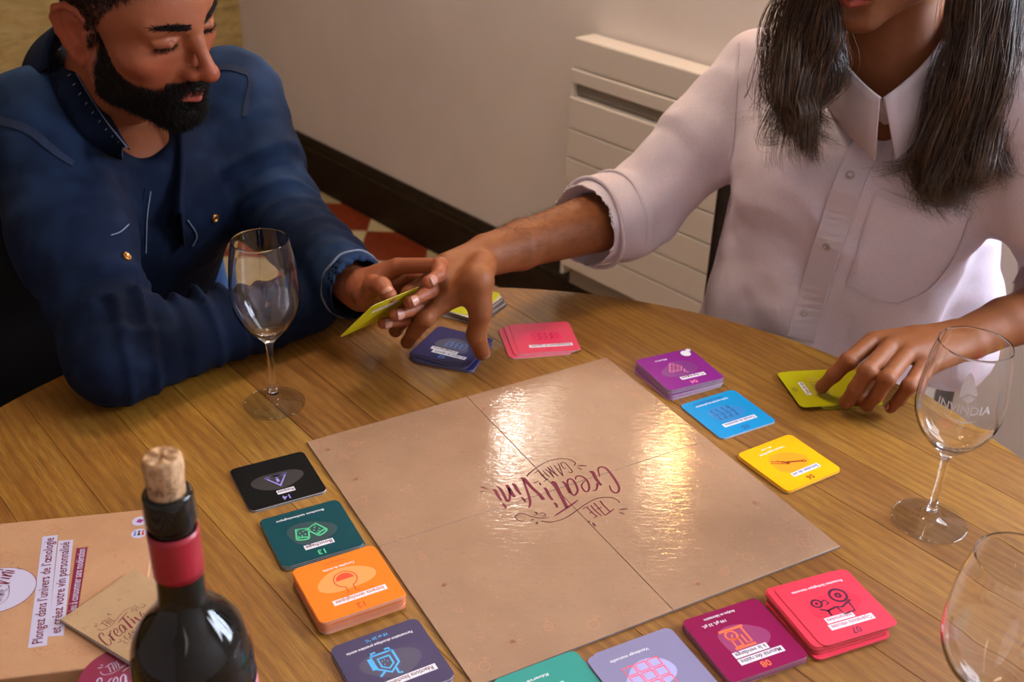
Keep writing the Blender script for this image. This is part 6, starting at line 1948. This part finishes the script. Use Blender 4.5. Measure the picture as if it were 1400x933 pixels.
# breast pocket with a sewn edge
pk = [(1196, 262), (1330, 292), (1290, 372), (1225, 420), (1160, 392)]
rel(ribbon_on(S2, [(1200, 262), (1260, 284), (1330, 292)], 0.010, M_SHIRT2, per, 'pocket_hem', 0.0018, 0.0010), pe2P)
for pix in ([(1197, 264), (1178, 330), (1160, 388)], [(1160, 390), (1200, 412), (1228, 416)], [(1228, 416), (1270, 395), (1305, 350), (1328, 294)]):
    rel(ribbon_on(S2, pix, 0.003, M_SHIRT2, per, 'pocket_seam', 0.0014, 0.0008), pe2P)
rel(ribbon_on(S2, [(1010, 60), (1006, 120), (1003, 180), (998, 215)], 0.004, M_SHIRT2, per, 'sleeve_seam', 0.0014, 0.0008), pe2P)
# turned-back cuff
u_ = norm(wR2-eR2); s1_ = norm(np.cross(u_, A(0, 0, 1))); s2_ = np.cross(u_, s1_)
for rr_, off, nm in ((0.0625, 0.004, 'cuff_fold'), (0.0640, -0.040, 'cuff_fold')):
    ring = [cf2+u_*(off+0.004*math.sin(2*t+1))+s1_*math.cos(t)*(rr_+0.002*math.sin(3*t))+s2_*math.sin(t)*rr_-pe2P for t in np.linspace(0, 2*PI, 64)]
    mesh_from(nm, *tube(ring, 0.0030 if off > 0 else 0.0022, 8), M_SHIRT2, per, True)
tr2 = [(o[0], Cap(o[1].a, o[1].b, o[1].ra+0.012, o[1].rb+0.012), o[2]) for o in legs2]+[('u', Ell(pel2-A(0, 0, 0.05), (0.175, 0.14, 0.12)), 0.05)]
Vj, Qj = sdf_mesh(tr2, A(0.0, 0.80, 0.04), A(1.0, 1.75, 0.72), 0.009, 2)
np_mesh('trousers', folds(Vj, Qj, [], 0.004, 25)-pe2P, Qj, M_DARKCLOTH, per, True)
shoe(per, fR, kd2, M_SHOE, pe2P); shoe(per, fL, kd2, M_SHOE, pe2P)
# ---------------------------------------------------------------- long hair of the second person
M_LH = new_mat('brown_long_hair', (0.045, 0.022, 0.012), 0.38)
m = M_LH
v = coords(m, (40, 40, 3))
set_base(m, ramp(m, noise(m, v, 3, 4, 0.6), [(0.3, (0.020, 0.010, 0.005)), (0.55, (0.085, 0.040, 0.017)), (0.8, (0.24, 0.125, 0.058))]))
bsdf(m).inputs['Specular IOR Level'].default_value = 0.7
def lock(name, guides, n, spread, m, parent, org, rad=0.00035, curl=0.010, seed=1, dens=1.0):
    """strands combed along a family of guide curves"""
    r = np.random.default_rng(seed)
    ns = 22
    Gs = []
    for g_ in guides:
        c = catmull(g_, 8); t = np.linspace(0, len(c)-1, ns); i = np.clip(t.astype(int), 0, len(c)-2); f = (t-i)[:, None]
        Gs.append(c[i]*(1-f)+c[i+1]*f)
    Gs = np.array(Gs); ng = len(Gs)
    u = r.random(n)**dens*(ng-1)*0.9999; i = np.clip(u.astype(int), 0, ng-2); f = (u-i)[:, None, None]
    C = Gs[i]*(1-f)+Gs[i+1]*f
    t = np.linspace(0, 1, ns)[None, :, None]
    off = r.normal(0, 1, (n, 1, 3))*A(0.9, 1.0, 0.3)*spread
    ph = r.random((n, 1, 1))*6.28
    nc = 18
    cid = (u/(ng-1)*nc).astype(int)+ (r.random(n)*2).astype(int)*nc
    cph = np.random.default_rng(seed+5).random(200)*6.28
    cdir = np.random.default_rng(seed+6).normal(0, 1, (200, 3))
    wav = curl*(t**1.25)*(np.sin(2*PI*1.5*t+cph[cid][:, None, None])*cdir[cid][:, None, :]*0.9+0.16*np.cos(2*PI*2.0*t+ph)*r.normal(0, 1, (n, 1, 3)))
    P = C+off*(0.75+0.45*t)+wav
    cut = 1-0.32*r.random(n)**2.2
    idx = np.linspace(0, 1, ns)[None, :]*cut[:, None]*(ns-1)
    i0 = np.clip(idx.astype(int), 0, ns-2); ff = (idx-i0)[:, :, None]
    ar = np.arange(n)[:, None]
    P = P[ar, i0]*(1-ff)+P[ar, i0+1]*ff
    T = np.gradient(P, axis=1); T /= np.linalg.norm(T, axis=2)[:, :, None]+1e-9
    s1 = np.cross(T, A(0.3, 1, 0.2)); s1 /= np.linalg.norm(s1, axis=2)[:, :, None]+1e-9
    s2 = np.cross(T, s1)
    w = rad*np.interp(np.linspace(0, 1, ns), [0, 0.6, 1], [1, 1, 0.15])[None, :, None]
    V = np.stack([P+w*(math.cos(a)*s1+math.sin(a)*s2) for a in (0, 2.09, 4.19)], 2)
    base = (np.arange(n)*ns*3)[:, None]
    q = []
    for k in range(ns-1):
        for j in range(3):
            a, b = 3*k+j, 3*k+(j+1) % 3
            q.append((a, b, b+3, a+3))
    Q = (np.array(q)[None]+base[:, :, None]).reshape(-1, 4)
    o = np_mesh(name, V.reshape(-1, 3)-org, Q, m, parent, True)
    return o
y1 = 1.30
# lock falling in front of the right shoulder (left in the photo)
LG = [[HT2((7.6, -2, 6)), D(1085, -70, 1.33), D(1052, 20, 1.335), D(1038, 90, 1.33), D(1014, 128, 1.32), D(1018, 166, 1.315)],
      [HT2((8.0, -1, 6)), D(1105, -60, 1.32), D(1075, 30, 1.325), D(1058, 110, 1.31), D(1062, 150, 1.305), D(1060, 178, 1.30)],
      [HT2((8.0, 0.5, 6)), D(1122, -50, 1.31), D(1098, 40, 1.31), D(1082, 120, 1.30), D(1080, 175, 1.295), D(1092, 212, 1.29)],
      [HT2((7.6, 2, 6)), D(1135, -40, 1.30), D(1122, 40, 1.305), D(1108, 110, 1.30), D(1100, 165, 1.295), D(1112, 206, 1.285)],
      [HT2((7.2, 3.2, 5.5)), D(1140, -30, 1.30), D(1142, 35, 1.32), D(1130, 90, 1.305), D(1118, 140, 1.30), D(1120, 185, 1.29)]]
RG = [[HT2((-7.2, 2.5, 6)), D(1318, -60, 1.28), D(1308, 20, 1.285), D(1296, 90, 1.27), D(1275, 170, 1.255), D(1248, 235, 1.25), D(1262, 262, 1.24)],
      [HT2((-7.8, 1, 6)), D(1345, -60, 1.27), D(1332, 30, 1.265), D(1316, 110, 1.25), D(1290, 200, 1.24), D(1265, 262, 1.235), D(1290, 275, 1.225)],
      [HT2((-8.0, -1, 6)), D(1372, -60, 1.27), D(1362, 40, 1.25), D(1345, 130, 1.235), D(1318, 215, 1.225), D(1300, 262, 1.22), D(1318, 268, 1.215)],
      [HT2((-7.9, -3, 6)), D(1400, -55, 1.28), D(1392, 50, 1.25), D(1372, 130, 1.23), D(1350, 200, 1.22), D(1338, 240, 1.215), D(1352, 250, 1.21)],
      [HT2((-7.4, -5, 5)), D(1428, -40, 1.29), D(1420, 60, 1.26), D(1405, 130, 1.245), D(1388, 180, 1.235), D(1378, 215, 1.23)]]
lock('hair_lock', LG, 2600, 0.0060, M_LH, per, pe2P, 0.00034, 0.024, 3, 0.45)
lock('hair_lock', RG, 3600, 0.0075, M_LH, per, pe2P, 0.00034, 0.023, 8, 1.0)
# the crown and the back of the hair: a shaped mass under combed strands
cap2 = [('u', Ell(HT2((0, -2.0, 4.2)), (0.083, 0.102, 0.086), R2), 0.0), ('u', Cap(HT2((0, -7.5, 2)), NB2-B2[1]*0.09-A(0, 0, .05), 0.062, 0.045, B2[0], 1.25), 0.03),
        ('s', Ell(HT2((0, 9.0, -2.5)), (0.072, 0.085, 0.10), R2), 0.02)]
Vc, Qc = sdf_mesh(cap2, HO2-0.22, HO2+0.22, 0.005, 2)
np_mesh('hair', folds(Vc, Qc, [], 0.002, 41)-pe2P, Qc, M_LH, per, True)

# ================================================================ CHAIRS
M_BLK = new_mat('black_upholstery', (0.004, 0.004, 0.005), 0.8, Specular_IOR_Level=0.15)
arm = empty('side_chair', (-0.71, 1.545, 0)); arm.rotation_euler = (0, 0, MYAW-PI/2)
tag(arm, 'black upholstered chair on which the bearded person sits, hidden behind the denim shirt', 'chair')
def abox(name, c, s, m, bv=0.02, parent=arm, seg=3):
    bm = bmesh.new(); add_box(bm, c, s, None, bv, seg); o = obj(name, bm, m, parent); return auto_smooth(o, 35)
# local: x forward of the sitter, y to the sitter's left
abox('seat', (0.0, 0, 0.385), (0.38, 0.38, 0.07), M_BLK)
abox('backrest', (-0.20, 0, 0.62), (0.05, 0.38, 0.36), M_BLK, 0.02)
for sx in (-0.165, 0.165):
    for sy in (-0.165, 0.165): abox('leg', (sx, sy, 0.175), (0.035, 0.035, 0.35), MATS['dark_stained_wood'], 0.004)
ch2 = empty('dining_chair', (0.485, 1.45, 0)); ch2.rotation_euler = (0, 0, -PI/2-0.26)
tag(ch2, 'dark wooden chair behind the person in the white shirt, only its back post showing', 'chair')
DWm = MATS['dark_stained_wood']
def cbox(name, c, s, bv=0.006): return abox(name, c, s, DWm, bv, ch2, 2)
cbox('seat', (0.0, 0, 0.435), (0.40, 0.42, 0.03))
for sy in (-0.2, 0.2): cbox('back_post', (-0.21, sy, 0.47), (0.035, 0.032, 0.94)); cbox('leg', (0.17, sy*0.92, 0.21), (0.035, 0.035, 0.42))
for z in (0.62, 0.75, 0.88): cbox('back_rail', (-0.21, 0, z), (0.016, 0.37, 0.05))
for sy in (-0.19, 0.19): cbox('stretcher', (-0.02, sy, 0.2), (0.36, 0.018, 0.022))

ch3 = empty('added_black_chair', (-0.86, 1.10, 0)); ch3.rotation_euler = (0, 0, 0.15)  # added to fill the black area behind the sleeve
tag(ch3, 'added black high-backed chair filling the black area left of the denim sleeve', 'chair')
abox('backrest', (0.06, 0.12, 0.66), (0.60, 0.07, 0.46), M_BLK, 0.03, ch3)
abox('seat', (0.06, -0.13, 0.40), (0.54, 0.42, 0.10), M_BLK, 0.03, ch3)
for sx in (-0.17, 0.29):
    for sy in (-0.30, 0.10): abox('leg', (sx, sy, 0.19), (0.04, 0.04, 0.38), MATS['dark_stained_wood'], 0.004, ch3)
